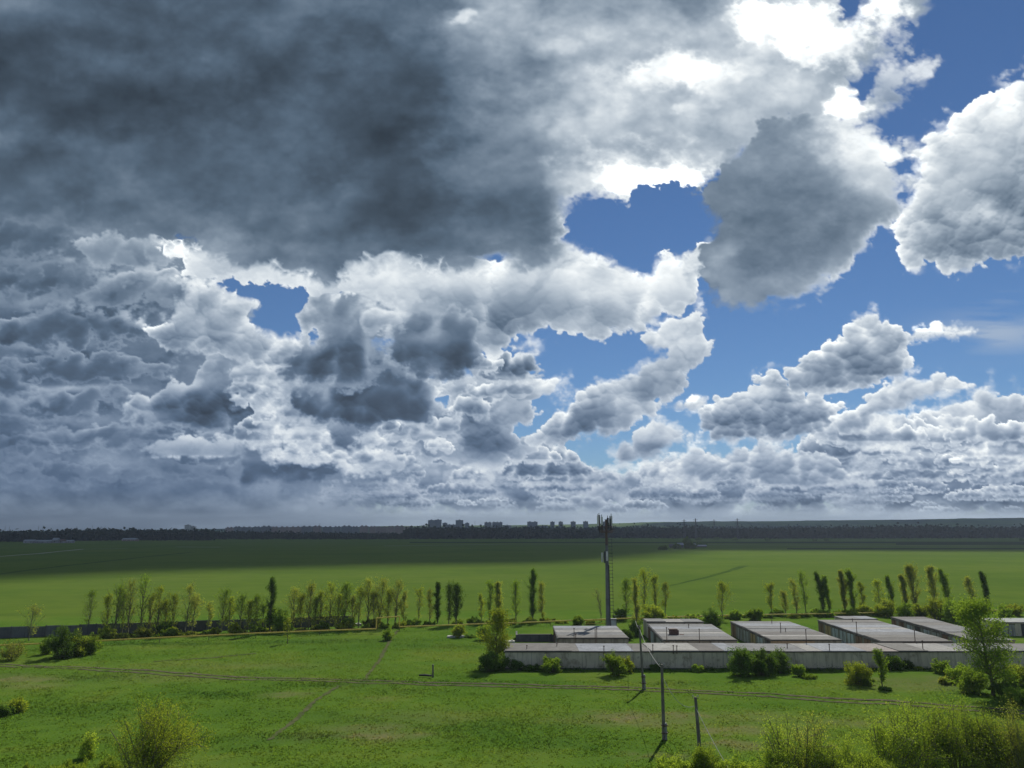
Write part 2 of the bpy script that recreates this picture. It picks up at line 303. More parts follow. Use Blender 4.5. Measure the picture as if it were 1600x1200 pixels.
_k = len(CLOUDS)-4
CLOUDS[_k-8:_k-8] = [_cut([(340, 444), (365, 436), (382, 450), (410, 446), (474, 456), (482, 482), (464, 500), (470, 520), (440, 526), (398, 514), (392, 500), (410, 488), (408, 470), (372, 462)]),
    _cut([(480, 522), (492, 518), (498, 528), (488, 534)], 4), _cut([(680, 624), (698, 620), (696, 630)], 4)]

CLOUDS.insert(len(CLOUDS)-1, _cut([(880, 350), (886, 328), (908, 315), (935, 306), (962, 313), (985, 318), (1003, 299), (1040, 290), (1090, 295), (1120, 310), (1130, 350), (1110, 372), (1085, 379), (1062, 404), (1045, 391), (1022, 395), (1010, 421), (980, 419), (960, 404), (935, 395), (900, 387), (886, 372)], 13, 1.8, .75))
def sky_fields(X, Y):
    """coverage and light transmission of the cloud cover, on picture-plane directions X, Y"""
    N = {}
    wx = (fbm(X/90, Y/70, 7, 5, .6)-.5); wy = (fbm(X/90+5, Y/70+9, 8, 5, .6)-.5)
    def puff(s, an=1.0):
        s = max(5, int(5*1.35**round(math.log(s/5)/math.log(1.35))))
        if (s, an) not in N:
            N[s, an] = worley((X+wx*s*1.3)/s, (Y+wy*s*1.3)/s*an, int(s*7+an*10))
        return N[s, an]
    cov = np.zeros(X.shape); tr = np.zeros(X.shape)
    fine = fbm(X/18, Y/14, 31, 4, .62)-.5
    broad = fbm(X/150, Y/95, 41, 5, .55)-.5
    strk = fbm(X/160, Y/18, 55, 5, .55)-.5
    tw = fbm(X/60, Y/36, 77, 6, .6)-.5
    wisp = fbm(X/75+3, Y/60+1, 91, 4, .55)
    for c in CLOUDS:
        P = c['p']; r = c['rough']; m = 3*r+30
        x0, x1 = min(q[0] for q in P)-m, max(q[0] for q in P)+m
        y0, y1 = min(q[1] for q in P)-m, max(q[1] for q in P)+m
        inb = (X > x0) & (X < x1) & (Y > y0) & (Y < y1)
        rows = np.where(inb.any(1))[0]; cols = np.where(inb.any(0))[0]
        if len(rows) < 3 or len(cols) < 3: continue
        S = (slice(rows[0], rows[-1]+1), slice(cols[0], cols[-1]+1))
        x, y = X[S], Y[S]
        d = sdf(P, x+wx[S]*r*2.2, y+wy[S]*r*2.2)
        if 'hole' in c: d = np.minimum(d, -sdf(c['hole'], x+wx[S]*r, y+wy[S]*r))
        octs = c.get('oct', (40, 20, 10, 5)); an = c.get('an', 1.2)
        rel = 0; t = 0; a = 1; dd = d
        for s in octs:
            q = puff(s, an)[S]
            rel = rel+a*q; t += a; a *= .6
            dd = dd+(q-.62)*min(s, r*3.2)*.46
        rel = rel/t
        dd = dd+fine[S]*r*.8+tw[S]*r*1.2
        w_ = sm(.44, .70, wisp[S])
        soft = c['soft']*1.3*(.5+2.6*w_)
        gy, gx = np.gradient(dd)
        low = np.clip(-gy/(np.sqrt(gx*gx+gy*gy)+1e-6), 0, 1)
        soft = np.minimum(soft*(1+1.6*low*low), c.get('cap', 9))
        alpha = sm(-soft, soft, dd)*c.get('a', 1)
        halo = w_*.5*sm(-r*1.5, r*.1, dd+fine[S]*r*3.0+tw[S]*r*1.5)
        if not c.get('cut') and c.get('halo', 1): alpha = np.maximum(alpha, halo*c.get('a', 1))
        # core level: thick or thin parts of the cloud
        lv = np.full(x.shape, math.log(c['core']))+sm(.5, .75, puff(octs[0]*1.6, an)[S])*.35-.12
        ox_ = wx[S]*60+tw[S]*34; oy_ = wy[S]*44+tw[S]*24
        for (bx, by, rx, ry, L, w) in c['b']:
            f = min(1, max(.25, min(rx, ry)/45))*c.get('warp', 1)
            g = np.exp(-(((x+ox_*f-bx)/rx)**2+((y+oy_*f-by)/ry)**2)**1.2*.7)*w
            if 'warp' in c and L > .5: g = (.45*g+.55*sm(.12, .85, g+(tw[S]*1.3+fine[S]*.9)*np.minimum(1, g*4)))*w
            lv = lv*(1-g)+math.log(L)*g
        # light that has come down through the cloud from the sun side
        cx = (x0+x1)/2; cy = (y0+y1)/2
        sl = .6*max(-1.1, min(1.1, (1080-cx)/(cy+160)))
        rho = alpha*np.clip(.35+2.6*(rel-.55)+1.2*tw[S], .03, 2)
        T = np.zeros(x.shape); cur = np.zeros(x.shape[1]); idx = np.arange(x.shape[1])
        for i in range(1, x.shape[0]):
            dy = abs(y[i, 0]-y[i-1, 0]); dx = abs(x[i, 1]-x[i, 0])+1e-6
            cur = np.interp(idx+sl*dy/dx, idx, cur)
            cur[1:-1] = .5*cur[1:-1]+.25*(cur[2:]+cur[:-2])
            cur = cur*math.exp(-dy/(c['rim']*3.0))+rho[i]*dy
            T[i] = cur
        lit = np.exp(-T/(c['rim']*.85))*c.get('lit', 1)
        e = np.exp(-np.clip(dd, 0, None)/(c['rim']*.55))
        k = np.clip(lit*1.05+e*.55*(1-lit), 0, 1)
        b0 = puff(octs[0], an)[S]+.6*puff(octs[min(1, len(octs)-1)], an)[S]
        hy = np.gradient(b0, axis=0); hx = np.gradient(b0, axis=1)
        knob = np.clip((hy-sl*.5*hx)*octs[min(1, len(octs)-1)]*.45, -1, 1)
        k = np.clip(k*(1+.5*broad[S]+.6*tw[S])+c['relief']*.36*knob*(.15+k)*c.get('lit', 1), 0, 1.1)
        if c.get('lit', 1) == 1:
            tt = (y-y0-m)/(y1-y0-2*m); lv = lv-.75*sm(.30, .80, tt+tw[S]*.5)*(1-sm(.93, 1.05, tt))
        lv = lv+broad[S]*c.get('bt', .6)+tw[S]*c.get('tex', .95)+(rel-.45)*c['relief']*.9
        core = np.exp(lv)
        ed = c['edge']
        if 'er' in c:
            q = c['er']; ed = q[1]+(q[3]-q[1])*sm(q[0], q[2], x)
        edge = np.maximum(ed*(1+.5*tw[S]+.3*broad[S]), core)
        L = core+(edge-core)*k
        if c.get('cut'):
            g = np.exp(np.clip(dd, -200, 0)/c['rim'])*c['edge_gain']
            tr[S] = (tr[S]+np.maximum(c['edge']*(1+.6*tw[S])*cov[S]-tr[S], 0)*g)*(1-alpha); cov[S] *= 1-alpha; continue
        tr[S] = tr[S]*(1-alpha)+L*alpha
        cov[S] = cov[S]+(1-cov[S])*alpha
    # thin cirrus at the right
    ci = np.exp(-(((X-1560)/95)**2+((Y-520)/26)**2))*np.clip(.6+strk*3.6, 0, 1)*.62
    ci += np.exp(-(((X-1570)/70)**2+((Y-465)/14)**2))*np.clip(.5+strk*3.2, 0, 1)*.34
    ci = ci*(1-cov)
    tr = tr+ci*.5; cov = cov+ci
    # far low cloud dissolving in the air over the horizon
    hz = sm(786, 814, Y)
    tr = np.where(cov > 1e-4, tr/np.maximum(cov, 1e-4), .4)
    side = sm(100, 1000, X)
    hl = (.19+.34*side)*np.exp(strk*.8)
    tr = tr*(1-hz)+hl*hz
    cov = cov+(1-cov)*sm(778, 808, Y)*(.9)
    return np.clip(cov, 0, 1), np.clip(tr, .03, 1.3)
# ---------------------------------------------------------------- sky dome with its clouds
DOME = 9000.0
def plane_xy(D):
    """directions to picture-plane coordinates of the cloud chart"""
    cp, sp = math.cos(PITCH), math.sin(PITCH)
    f = np.maximum(D[..., 1]*cp+D[..., 2]*sp, .12)
    u = -D[..., 1]*sp+D[..., 2]*cp
    return CX+FPX*D[..., 0]/f, CY-FPX*u/f
def build_sky():
    az = np.concatenate([np.linspace(-180, -39, 24)[:-1], np.linspace(-39, 39, 1250), np.linspace(39, 180, 24)[1:]])
    el = np.concatenate([np.linspace(90, 46, 12)[:-1], np.linspace(46, -.6, 770)])
    A, E = np.meshgrid(np.radians(az), np.radians(el))
    P = np.stack([np.cos(E)*np.sin(A), np.cos(E)*np.cos(A), np.sin(E)], -1)*DOME
    D = P-np.array([0, 0, CAM_H])
    X, Y = plane_xy(D)
    c0, c1, r0 = 23, 23+1250, 11
    cov = np.zeros(A.shape); tr = np.full(A.shape, .4)
    S = (slice(r0, None), slice(c0, c1))
    cov[S], tr[S] = sky_fields(X[S], Y[S])
    # the rest of the sky, outside the photograph: broken cloud
    g = fbm(np.degrees(A)/22+50, np.degrees(E)/12+50, 3, 5)
    oc = sm(.42, .56, g); ot = .18+.5*sm(.62, .45, g)
    out = np.ones(A.shape, bool); out[S] = False
    cov[out] = oc[out]; tr[out] = ot[out]
    # open sky round the sun, above the upper edge of the photograph
    V = P/DOME
    edge = np.interp(X, EDGE_X, EDGE_Y)
    wob = (fbm(X/26, Y*0+3, 21, 5, .6)-.5)*8
    clear = sm(-3.5, 3.5, edge+wob-Y)
    ang = np.degrees(np.arccos(np.clip(V@SUN_DIR, -1, 1)))
    clear = clear*sm(34, 22, ang)
    cov = cov*(1-clear)
    n, m = A.shape
    I = np.arange(n*m).reshape(n, m)
    F = np.stack([I[:-1, :-1], I[:-1, 1:], I[1:, 1:], I[1:, :-1]], -1).reshape(-1, 4)
    me = fast_mesh('sky', P.reshape(-1, 3), F, {'cloud_cover': cov.ravel(), 'cloud_light': tr.ravel()})
    m_, t, out_ = new_mat('sky_clouds')
    a1 = N(t, 'Attribute', attribute_name='cloud_cover').outputs['Fac']; L = N(t, 'Attribute', attribute_name='cloud_light').outputs['Fac']
    k = N(t, 'MapRange', i_1=math.log(.12), i_2=math.log(.85)); t.links.new(math_(t, 'LOGARITHM', L, math.e), k.inputs[0]); k = k.outputs[0]
    z = N(t, 'SeparateXYZ'); t.links.new(N(t, 'NewGeometry').outputs['Position'], z.inputs[0])
    low = N(t, 'MapRange', i_1=3200.0, i_2=300.0, i_3=0.0, i_4=1.0); t.links.new(z.outputs[2], low.inputs[0])
    tint = mix(t, low.outputs[0], (.67, 1.01, 1.44), (.62, 1.0, 1.66))
    tint = mix(t, k, tint, (.96, 1.01, 1.03))
    hz = N(t, 'MapRange', i_1=420.0, i_2=90.0, i_3=0.0, i_4=.7); t.links.new(z.outputs[2], hz.inputs[0])
    tint = mix(t, hz.outputs[0], tint, (.80, 1.0, 1.22))
    e = N(t, 'Emission'); t.links.new(tint, e.inputs[0]); t.links.new(math_(t, 'MULTIPLY', L, CLOUD_GAIN), e.inputs[1])
    tp = N(t, 'BsdfTransparent'); mx = N(t, 'MixShader'); t.links.new(a1, mx.inputs[0]); t.links.new(tp.outputs[0], mx.inputs[1]); t.links.new(e.outputs[0], mx.inputs[2])
    t.links.new(mx.outputs[0], out_.inputs[0]); m_.cycles.emission_sampling = 'NONE'
    o = link('sky', me, m_); tag(o, kind='structure')
    me.polygons.foreach_set('use_smooth', [True]*len(me.polygons))
CLOUD_GAIN = 1.08
# where the sun reaches the field: the near edge of the cloud shadow, as the sun sees it through the dome
def _dome_hit(px, py):
    p = np.array(G(px, py)); b = p@SUN_DIR; t = -b+math.sqrt(b*b-p@p+DOME*DOME)
    x, y = plane_xy((p+SUN_DIR*t-np.array([0, 0, CAM_H]))[None]); return float(x[0]), float(y[0])
_e = sorted(_dome_hit(*q) for q in ((-300, 925), (-100, 913), (0, 905), (150, 899), (300, 893), (500, 888), (640, 884), (800, 883), (900, 880), (1000, 873), (1055, 865), (1085, 861), (1300, 861), (1600, 862), (1900, 863)))
EDGE_X = [q[0] for q in _e]; EDGE_Y = [q[1] for q in _e]
build_sky()
# ---------------------------------------------------------------- ground
DRY = [(590, 1150, 4.5, 1.6, .9), (575, 1138, 5, 2, .5), (985, 1120, 4.5, 2.2, .85), (1015, 1128, 6, 2.2, .6), (1075, 1118, 3.2, 1.3, .95), (950, 1128, 6, 2, .45), (1130, 1142, 2.6, 1.4, .9), (1180, 1140, 4, 2, .6), (1150, 1165, 3.5, 1.2, .7),
       (1160, 1120, 7, 3, .35), (20, 1062, 6, 2.4, .75), (55, 1072, 5, 2, .45), (450, 1087, 3, 1, .6), (585, 1092, 2.5, .8, .5), (1440, 1072, 7, 3, .5), (1380, 1062, 5, 2, .5), (1480, 1065, 7, 3, .5), (1330, 1130, 5, 2, .45), (380, 1040, 14, 3, .28), (250, 1058, 12, 3, .25), (660, 1120, 7, 3, .25), (500, 1150, 5, 2, .25), (1040, 1180, 4, 1, .5)]
LUSH = [(470, 1003, 12, 2, .8), (560, 1000, 14, 2, .7), (250, 1006, 14, 2, .8), (150, 1058, 5, 1.5, .6), (330, 1085, 5, 2, .7), (570, 1064, 6, 1.6, .8), (520, 1072, 7, 2, .7), (690, 1066, 8, 1.2, .7), (640, 1080, 5, 1.6, .5), (870, 1065, 14, 2, .4), (1045, 1068, 5, 1.3, .7), (860, 1160, 8, 3, .5), (300, 1160, 9, 3, .4), (120, 1110, 9, 4, .4), (760, 1135, 10, 5, .4), (490, 1152, 6, 1.2, .8), (700, 1010, 12, 3, .5)]
def patch(x, y, L):
    v = np.zeros(x.shape)
    wx = (fbm(x*.8, y*.8, 201, 4)-.5)*5; wy = (fbm(x*.8+9, y*.8+4, 202, 4)-.5)*4
    tex = .35+1.1*fbm(x*2.3, y*2.3, 203, 4, .6)
    for (px, py, rx, ry, a) in L:
        g = G(px, py)
        v = np.maximum(v, a*np.exp(-(((x+wx-g[0])/rx)**2+((y+wy-g[1])/ry)**2)))
    return np.clip(v*tex, 0, 1)
def lay(x, y):
    near = sm(150, 118, y)*sm(15, 45, y)*sm(120, 90, np.abs(x))
    return near*((fbm(x/9, y/9, 301, 4, .5)-.5)*.5+(fbm(x/1.6, y/1.6, 305, 3, .5)-.5)*.16)
def grass_colour(t):
    geo = N(t, 'NewGeometry').outputs['Position']
    f1 = noise(t, geo, .055, 6, .6); f2 = noise(t, geo, .45, 5, .65); f3 = noise(t, geo, 3.2, 3, .6)
    c = ramp(t, f1, [(.34, (.064, .128, .016)), (.50, (.086, .152, .019)), (.66, (.120, .168, .027))])
    c = mix(t, math_(t, 'MULTIPLY', ramp(t, f2, [(.42, (0, 0, 0)), (.72, (1, 1, 1))]), .35), c, (.048, .115, .018))
    c = mix(t, math_(t, 'MULTIPLY', ramp(t, f3, [(.50, (0, 0, 0)), (.75, (1, 1, 1))]), .2), c, (.105, .155, .030))
    dry = N(t, 'Attribute', attribute_name='dry').outputs['Fac']; lush = N(t, 'Attribute', attribute_name='lush').outputs['Fac']
    c = mix(t, math_(t, 'MULTIPLY', lush, .8), c, (.022, .068, .016))
    c = mix(t, math_(t, 'MULTIPLY', dry, .9), c, (.175, .150, .078))
    return c, f3
m, t, out = new_mat('meadow_ground')
c, f = grass_colour(t)
p = N(t, 'BsdfDiffuse'); t.links.new(c, p.inputs[0])
b = N(t, 'Bump', i_Strength=.5, i_Distance=.15); t.links.new(f, b.inputs['Height']); t.links.new(b.outputs[0], p.inputs['Normal'])
t.links.new(p.outputs[0], out.inputs[0]); MEADOW = m
def build_ground():
    xs = np.concatenate([[-6200, -4000, -2500, -1500, -800, -400, -200], np.arange(-120, 121, .8), [200, 400, 800, 1500, 2500, 4000, 6200]])
    ys = np.concatenate([[-6200, -3000, -1000, -300, -60, 0, 25], np.arange(46, 172, .8), [200, 260, 360, 500, 800, 1200, 1800, 2600, 3600, 4800, 6200]])
    X, Y = np.meshgrid(xs, ys); r = np.hypot(X, Y); k = np.minimum(1, 6250/np.maximum(r, 1))
    X = X*k; Y = Y*k
    n, mm = X.shape; I = np.arange(n*mm).reshape(n, mm)
    F = np.stack([I[:-1, :-1], I[:-1, 1:], I[1:, 1:], I[1:, :-1]], -1).reshape(-1, 4)
    me = fast_mesh('ground', np.stack([X, Y, lay(X, Y)], -1).reshape(-1, 3), F, {'dry': patch(X, Y, DRY).ravel(), 'lush': patch(X, Y, LUSH).ravel()})
    me.polygons.foreach_set('use_smooth', [True]*len(me.polygons))
    tag(link('ground', me, MEADOW), kind='structure')
build_ground()
def build_grass():
    rg = np.random.default_rng(5)
    n = 300000
    y = 47+(rg.random(n)**1.35)*118; x = (rg.random(n)*2-1)*y*.74
    dens = fbm(x*.35, y*.35, 401, 4, .6); dry = patch(x, y, DRY); lush = patch(x, y, LUSH)
    keep = (rg.random(n) < sm(.22, .62, dens)+lush) & (rg.random(n) > dry*.75) & (rg.random(n) < sm(168, 118, y)+.05)
    # no tufts in the wheel ruts or under the garages
    for a, b_ in TRACK_SEGS:
        ax, ay = a; bx, by = b_; tt = np.clip(((x-ax)*(bx-ax)+(y-ay)*(by-ay))/((bx-ax)**2+(by-ay)**2), 0, 1)
        keep &= np.hypot(x-ax-tt*(bx-ax), y-ay-tt*(by-ay)) > .32
    keep &= ~((y > 103) & (y < 154) & (x > -2.5))
    x, y, lush, dry, dens = x[keep], y[keep], lush[keep], dry[keep], dens[keep]; n = len(x)
    h = (.04+.08*rg.random(n)**2)*(.7+.9*dens)*(1+1.3*lush)
    V = []; Fi = []
    for k in range(3):
        a = rg.random(n)*math.pi*2; wd = (.04+.06*rg.random(n)); ln = (rg.random(n)-.5)*.5*h; lm = (rg.random(n)-.5)*.5*h
        ox = (rg.random(n)-.5)*.25; oy = (rg.random(n)-.5)*.25
        z = lay(x, y)-.02
        p0 = np.stack([x+ox-np.cos(a)*wd, y+oy-np.sin(a)*wd, z], -1); p1 = np.stack([x+ox+np.cos(a)*wd, y+oy+np.sin(a)*wd, z], -1)
        p2 = np.stack([x+ox+ln, y+oy+lm, z+h*(.7+.5*rg.random(n))], -1)
        b0 = k*3*n
        V.append(np.stack([p0, p1, p2], 1).reshape(-1, 3)); Fi.append(np.arange(3*n).reshape(-1, 3)+b0)
    rep = lambda q: np.tile(np.repeat(q, 3), 3)
    me = fast_mesh('grass', np.concatenate(V), np.concatenate(Fi), {'dry': rep(dry), 'lush': rep(lush)})
    m, t, out = new_mat('grass_blades'); c, f = grass_colour(t)
    d = N(t, 'BsdfDiffuse'); tr = N(t, 'BsdfTranslucent'); mx = N(t, 'MixShader', i_0=.2)
    up = N(t, 'CombineXYZ', i_2=1.0); t.links.new(up.outputs[0], d.inputs['Normal'])
    c = mix(t, 1.0, c, (2.0, 2.0, 1.6), 'MULTIPLY')
    t.links.new(c, d.inputs[0]); t.links.new(mix(t, 1.0, c, (1.3, 1.2, .6), 'MULTIPLY'), tr.inputs[0]); t.links.new(d.outputs[0], mx.inputs[1]); t.links.new(tr.outputs[0], mx.inputs[2]); t.links.new(mx.outputs[0], out.inputs[0])
    tag(link('grass', me, m), 'short green meadow grass growing in front of the garages', 'grass', kind='stuff')

# crop field beyond the fence
def flat_mat(name, stops, scale, stretch=(1, 1, 1), rough2=None):
    m, t, out = new_mat(name); mp = N(t, 'Mapping'); t.links.new(N(t, 'NewGeometry').outputs['Position'], mp.inputs[0]); mp.inputs['Scale'].default_value = stretch
    c = ramp(t, noise(t, mp.outputs[0], scale, 7, .62), stops)
    if rough2:
        c = mix(t, math_(t, 'MULTIPLY', ramp(t, noise(t, mp.outputs[0], rough2[0], 5, .65), [(.45, (0, 0, 0)), (.7, (1, 1, 1))]), rough2[1]), c, rough2[2])
    c = mix(t, math_(t, 'MULTIPLY', ramp(t, noise(t, mp.outputs[0], scale*.35, 5, .6), [(.40, (0, 0, 0)), (.62, (1, 1, 1))]), .5), c, mix(t, 1.0, c, (.80, .86, .95), 'MULTIPLY'))
    if rough2:
        m2 = N(t, 'Mapping'); t.links.new(N(t, 'NewGeometry').outputs['Position'], m2.inputs[0]); m2.inputs['Scale'].default_value = (.006, .11, 1); m2.inputs['Rotation'].default_value = (0, 0, R(4))
        c = mix(t, math_(t, 'MULTIPLY', ramp(t, noise(t, m2.outputs[0], 1.0, 6, .7), [(.46, (0, 0, 0)), (.66, (1, 1, 1))]), .45), c, mix(t, 1.0, c, (.78, .84, .85), 'MULTIPLY'))
    d = N(t, 'BsdfDiffuse'); t.links.new(c, d.inputs[0]); t.links.new(d.outputs[0], out.inputs[0]); return m
FIELD = flat_mat('crop_field', [(.34, (.080, .134, .019)), (.5, (.096, .150, .021)), (.68, (.114, .160, .026))], .012, (1, 1, 1), (.11, .45, (.064, .112, .019)))
STRIP_A = flat_mat('field_strip_light', [(.35, (.085, .15, .03)), (.65, (.12, .17, .04))], .01)
STRIP_B = flat_mat('field_strip_dark', [(.35, (.022, .048, .016)), (.65, (.035, .060, .018))], .01)
EARTH = flat_mat('bare_earth', [(.35, (.085, .076, .048)), (.65, (.155, .135, .092))], .9)
PALE = flat_mat('pale_road', [(.35, (.20, .20, .15)), (.65, (.33, .32, .25))], .03)
DARK = flat_mat('dark_furrow', [(.35, (.042, .080, .014)), (.65, (.060, .105, .017))], .05)
def sheet(name, pts, mat, z):
    b = MB(); b.add([(x, y, z) for x, y in pts], [tuple(range(len(pts)))]); return tag(b.build(name, mat), kind='structure')
def ribbon(name, pts, width, mat, z, jit=.15, step=2.0, seed=1, follow=False):
    rg = random.Random(seed); b = MB(); P = [np.array(q[:2], float) for q in pts]; path = []
    for a, c in zip(P, P[1:]):
        n = max(1, int(np.linalg.norm(c-a)/step))
        path += [a+(c-a)*i/n for i in range(n)]
    path.append(P[-1])
    vs = []
    for i, q in enumerate(path):
        t_ = path[min(i+1, len(path)-1)]-path[max(i-1, 0)]; t_ /= np.linalg.norm(t_)+1e-9; nrm = np.array((-t_[1], t_[0]))
        wd = width if not hasattr(width, '__len__') else width[0]+(width[1]-width[0])*i/len(path)
        for s in (-1, 1):
            e = q+nrm*s*wd*.5*(1+rg.uniform(-1, 1)*jit*2)
            vs.append((e[0], e[1], z+(float(lay(np.array([e[0]]), np.array([e[1]]))[0]) if follow else 0)))
    b.add(vs, [(2*i, 2*i+1, 2*i+3, 2*i+2) for i in range(len(path)-1)])
    return b, vs
sheet('crop_field', [(-1500, G(0, 963)[1]), (-90, G(0, 963)[1]), (-30, G(0, 955)[1]), (60, G(0, 952)[1]), (150, G(0, 946)[1]), (1500, G(0, 940)[1]), (1700, 1290), (-1500, 1290)], FIELD, .03)
def gpath(L): return [G(*q)[:2] for q in L]
def track(name, L, width, mat, z, **k):
    b, _ = ribbon(name, gpath(L), width, mat, z, **k); return tag(b.build(name, mat), kind='structure')
track('field_track', [(-30, 901), (60, 889), (140, 880), (230, 870), (300, 863)], (2.6, 6), DARK, .06, step=12)
track('field_track', [(1040, 917), (1075, 909), (1105, 902), (1140, 892), (1165, 884)], (1.6, 4), DARK, .06, step=8, seed=3)
track('field_road', [(-20, 871), (60, 865), (130, 858), (200, 857)], 5, PALE, .07, step=20, seed=4)
track('field_road', [(275, 854.6), (345, 855)], 8, PALE, .07, step=20, seed=5)
track('field_road', [(600, 853), (800, 850.2), (1010, 850.5), (1300, 852), (1650, 853)], 7, PALE, .08, step=40, seed=6)
for i, (ya, yb, xa, mt) in enumerate(((841.5, 845.5, 1090, STRIP_A), (846.5, 849, 1150, STRIP_B), (853.5, 855.5, 1380, STRIP_A), (856.5, 858.5, 1230, STRIP_B), (847, 848.6, 640, STRIP_B), (848.5, 851.5, 1400, STRIP_B))):
    sheet('field_strip', [G(xa, yb)[:2], (1700, G(0, yb)[1]), (1900, G(0, ya)[1]), G(xa, ya)[:2]], mt, .09+.012*i)
# dirt road across the meadow: two wheel ruts
road = [(-60, 1037), (0, 1040), (100, 1043), (200, 1048), (300, 1055), (400, 1061), (500, 1064), (600, 1067), (680, 1069.5), (800, 1072), (1000, 1077), (1100, 1081), (1200, 1086), (1300, 1093), (1390, 1098), (1440, 1103), (1640, 1116)]
rp = gpath(road); TRACK_SEGS = []
rb = MB()
for s, wd in ((-.8, .42), (.75, .5)):
    Q = []
    for i, q in enumerate(rp):
        a = np.array(rp[max(i-1, 0)]); c_ = np.array(rp[min(i+1, len(rp)-1)]); d_ = (c_-a)/np.linalg.norm(c_-a)
        Q.append((q[0]-d_[1]*s, q[1]+d_[0]*s))
    TRACK_SEGS += list(zip(Q, Q[1:]))
    b_, vs = ribbon('', Q, wd, None, .05, .3, .5, 11, True); rb.add(b_.v, b_.f)
tag(rb.build('dirt_road', EARTH), kind='structure')
FOOT = flat_mat('worn_grass', [(.35, (.075, .095, .035)), (.65, (.115, .115, .055))], .8)
for L, wd, sd in (([(622, 985), (610, 1000), (600, 1018), (590, 1035), (575, 1052), (570, 1062)], .5, 1), ([(530, 1073), (495, 1095), (460, 1125), (420, 1158)], .45, 2), ([(240, 1034), (300, 1029), (400, 1022)], .5, 3)):
    b_, _ = ribbon('', gpath(L), wd, None, .045, .35, .6, sd, True); tag(b_.build('footpath', FOOT), kind='structure')
build_grass()
def build_weeds():
    rg = np.random.default_rng(12); P = []; S = []
    def clump(x, y, h, n, w_):
        q = rg.normal(size=(n, 3))*np.array((w_, w_, h*.33)); q[:, 2] = np.abs(q[:, 2])+.03; q += np.array((x, y, float(lay(np.array([x]), np.array([y]))[0]))); P.append(q); S.append(np.full(n, .07)*(.6+.8*rg.random(n)))
    yw = G(800, 1046)[1]
    for i in range(420):
        x = rg.uniform(-1.5, 88); d = fbm(np.array([x/5]), np.array([.5]), 71, 3)[0]
        clump(x, yw-.3-rg.random()**2*1.8, rg.uniform(.25, 1.0)*(.3+d), 40, .32)
    for a, b_ in zip(PIPE_LINE, PIPE_LINE[1:]):
        for i in range(int(abs(b_[0]-a[0])*.9)):
            f = rg.random(); x = a[0]+(b_[0]-a[0])*f; y = a[1]+(b_[1]-a[1])*f
            clump(x, y+rg.normal()*1.3, rg.uniform(.2, .65), 22, .35)
    for a, b_ in TRACK_SEGS[:len(TRACK_SEGS)//2]:
        for i in range(5):
            f = rg.random(); x = a[0]+(b_[0]-a[0])*f; y = a[1]+(b_[1]-a[1])*f
            if rg.random() < .6: clump(x, y+rg.choice([-1.6, .9])+rg.normal()*.4, rg.uniform(.12, .4), 16, .35)
    for i in range(500):
        y = 50+(rg.random()**1.4)*70; x = (rg.random()*2-1)*y*.72
        d = fbm(np.array([x*.12]), np.array([y*.12]), 73, 4)[0]; l = patch(np.array([x]), np.array([y]), LUSH)[0]
        if rg.random() < sm(.5, .68, d)+l*.8 and not (y > 101 and x > -3): clump(x, y, rg.uniform(.1, .34), 16, .28)
    P = np.concatenate(P); S = np.concatenate(S); n = len(P)
    a = rg.normal(size=(n, 3)); a[:, 2] += .6; a /= np.linalg.norm(a, axis=1)[:, None]; b = np.cross(a, rg.normal(size=(n, 3))); b /= np.linalg.norm(b, axis=1)[:, None]+1e-9
    a *= S[:, None]; b *= S[:, None]*.5
    V = np.stack([P-a, P-b, P+a, P+b], 1).reshape(-1, 3)
    tag(link('weeds', fast_mesh('weeds', V, np.arange(4*n).reshape(-1, 4)), leaf_mat('leaves_weeds', (.050, .115, .022), (.11, .20, .035), .4)), 'taller dark green weeds along the garage wall, the pipe and the track', 'weeds', kind='stuff')
PIPE_LINE = [G(*q) for q in ((-60, 1018), (150, 1010), (250, 1004), (400, 996), (588, 988), (624, 985), (760, 980), (912, 974), (1065, 968), (1370, 962), (1640, 956))]
build_weeds()

# far hills under the horizon
def build_hills():
    az = np.radians(np.linspace(-44, 44, 220)); rr = np.linspace(0, 1, 14)
    px = CX+FPX*np.tan(az)*1.0
    top = np.interp(px, [-300, 0, 100, 200, 330, 500, 640, 760, 900, 1000, 1100, 1200, 1400, 1600, 1900], [829, 829, 828.6, 828, 826, 823.5, 822, 821, 819, 816.5, 814.8, 814.6, 813.2, 812, 812])
    top = top+(fbm(px/60, px*0+2, 61, 5, .6)-.5)*1.6
    A, T = np.meshgrid(az, rr)
    D = 3600+1750*T
    H = (HORIZON-top)/FPX*5000+CAM_H
    Z = np.maximum(H, 3)[None]*np.sin(np.clip(T*1.25, 0, 1)*math.pi*.5)**1.4-1.5
    Z = Z+(fbm(A*80, T*5, 63, 4)-.5)*5*T
    V = np.stack([D*np.sin(A), D*np.cos(A), Z], -1); n, mm = A.shape; I = np.arange(n*mm).reshape(n, mm)
    F = np.stack([I[:-1, :-1], I[:-1, 1:], I[1:, 1:], I[1:, :-1]], -1).reshape(-1, 4)
    me = fast_mesh('hills', V.reshape(-1, 3), F)
    mt = flat_mat('hill_cover', [(.38, (.040, .065, .035)), (.50, (.10, .15, .045)), (.62, (.13, .18, .055))], .0035, (1, .35, 1), (.02, .5, (.04, .065, .04)))
    me.polygons.foreach_set('use_smooth', [True]*len(me.polygons))
    tag(link('hills', me, mt), kind='structure')
build_hills()
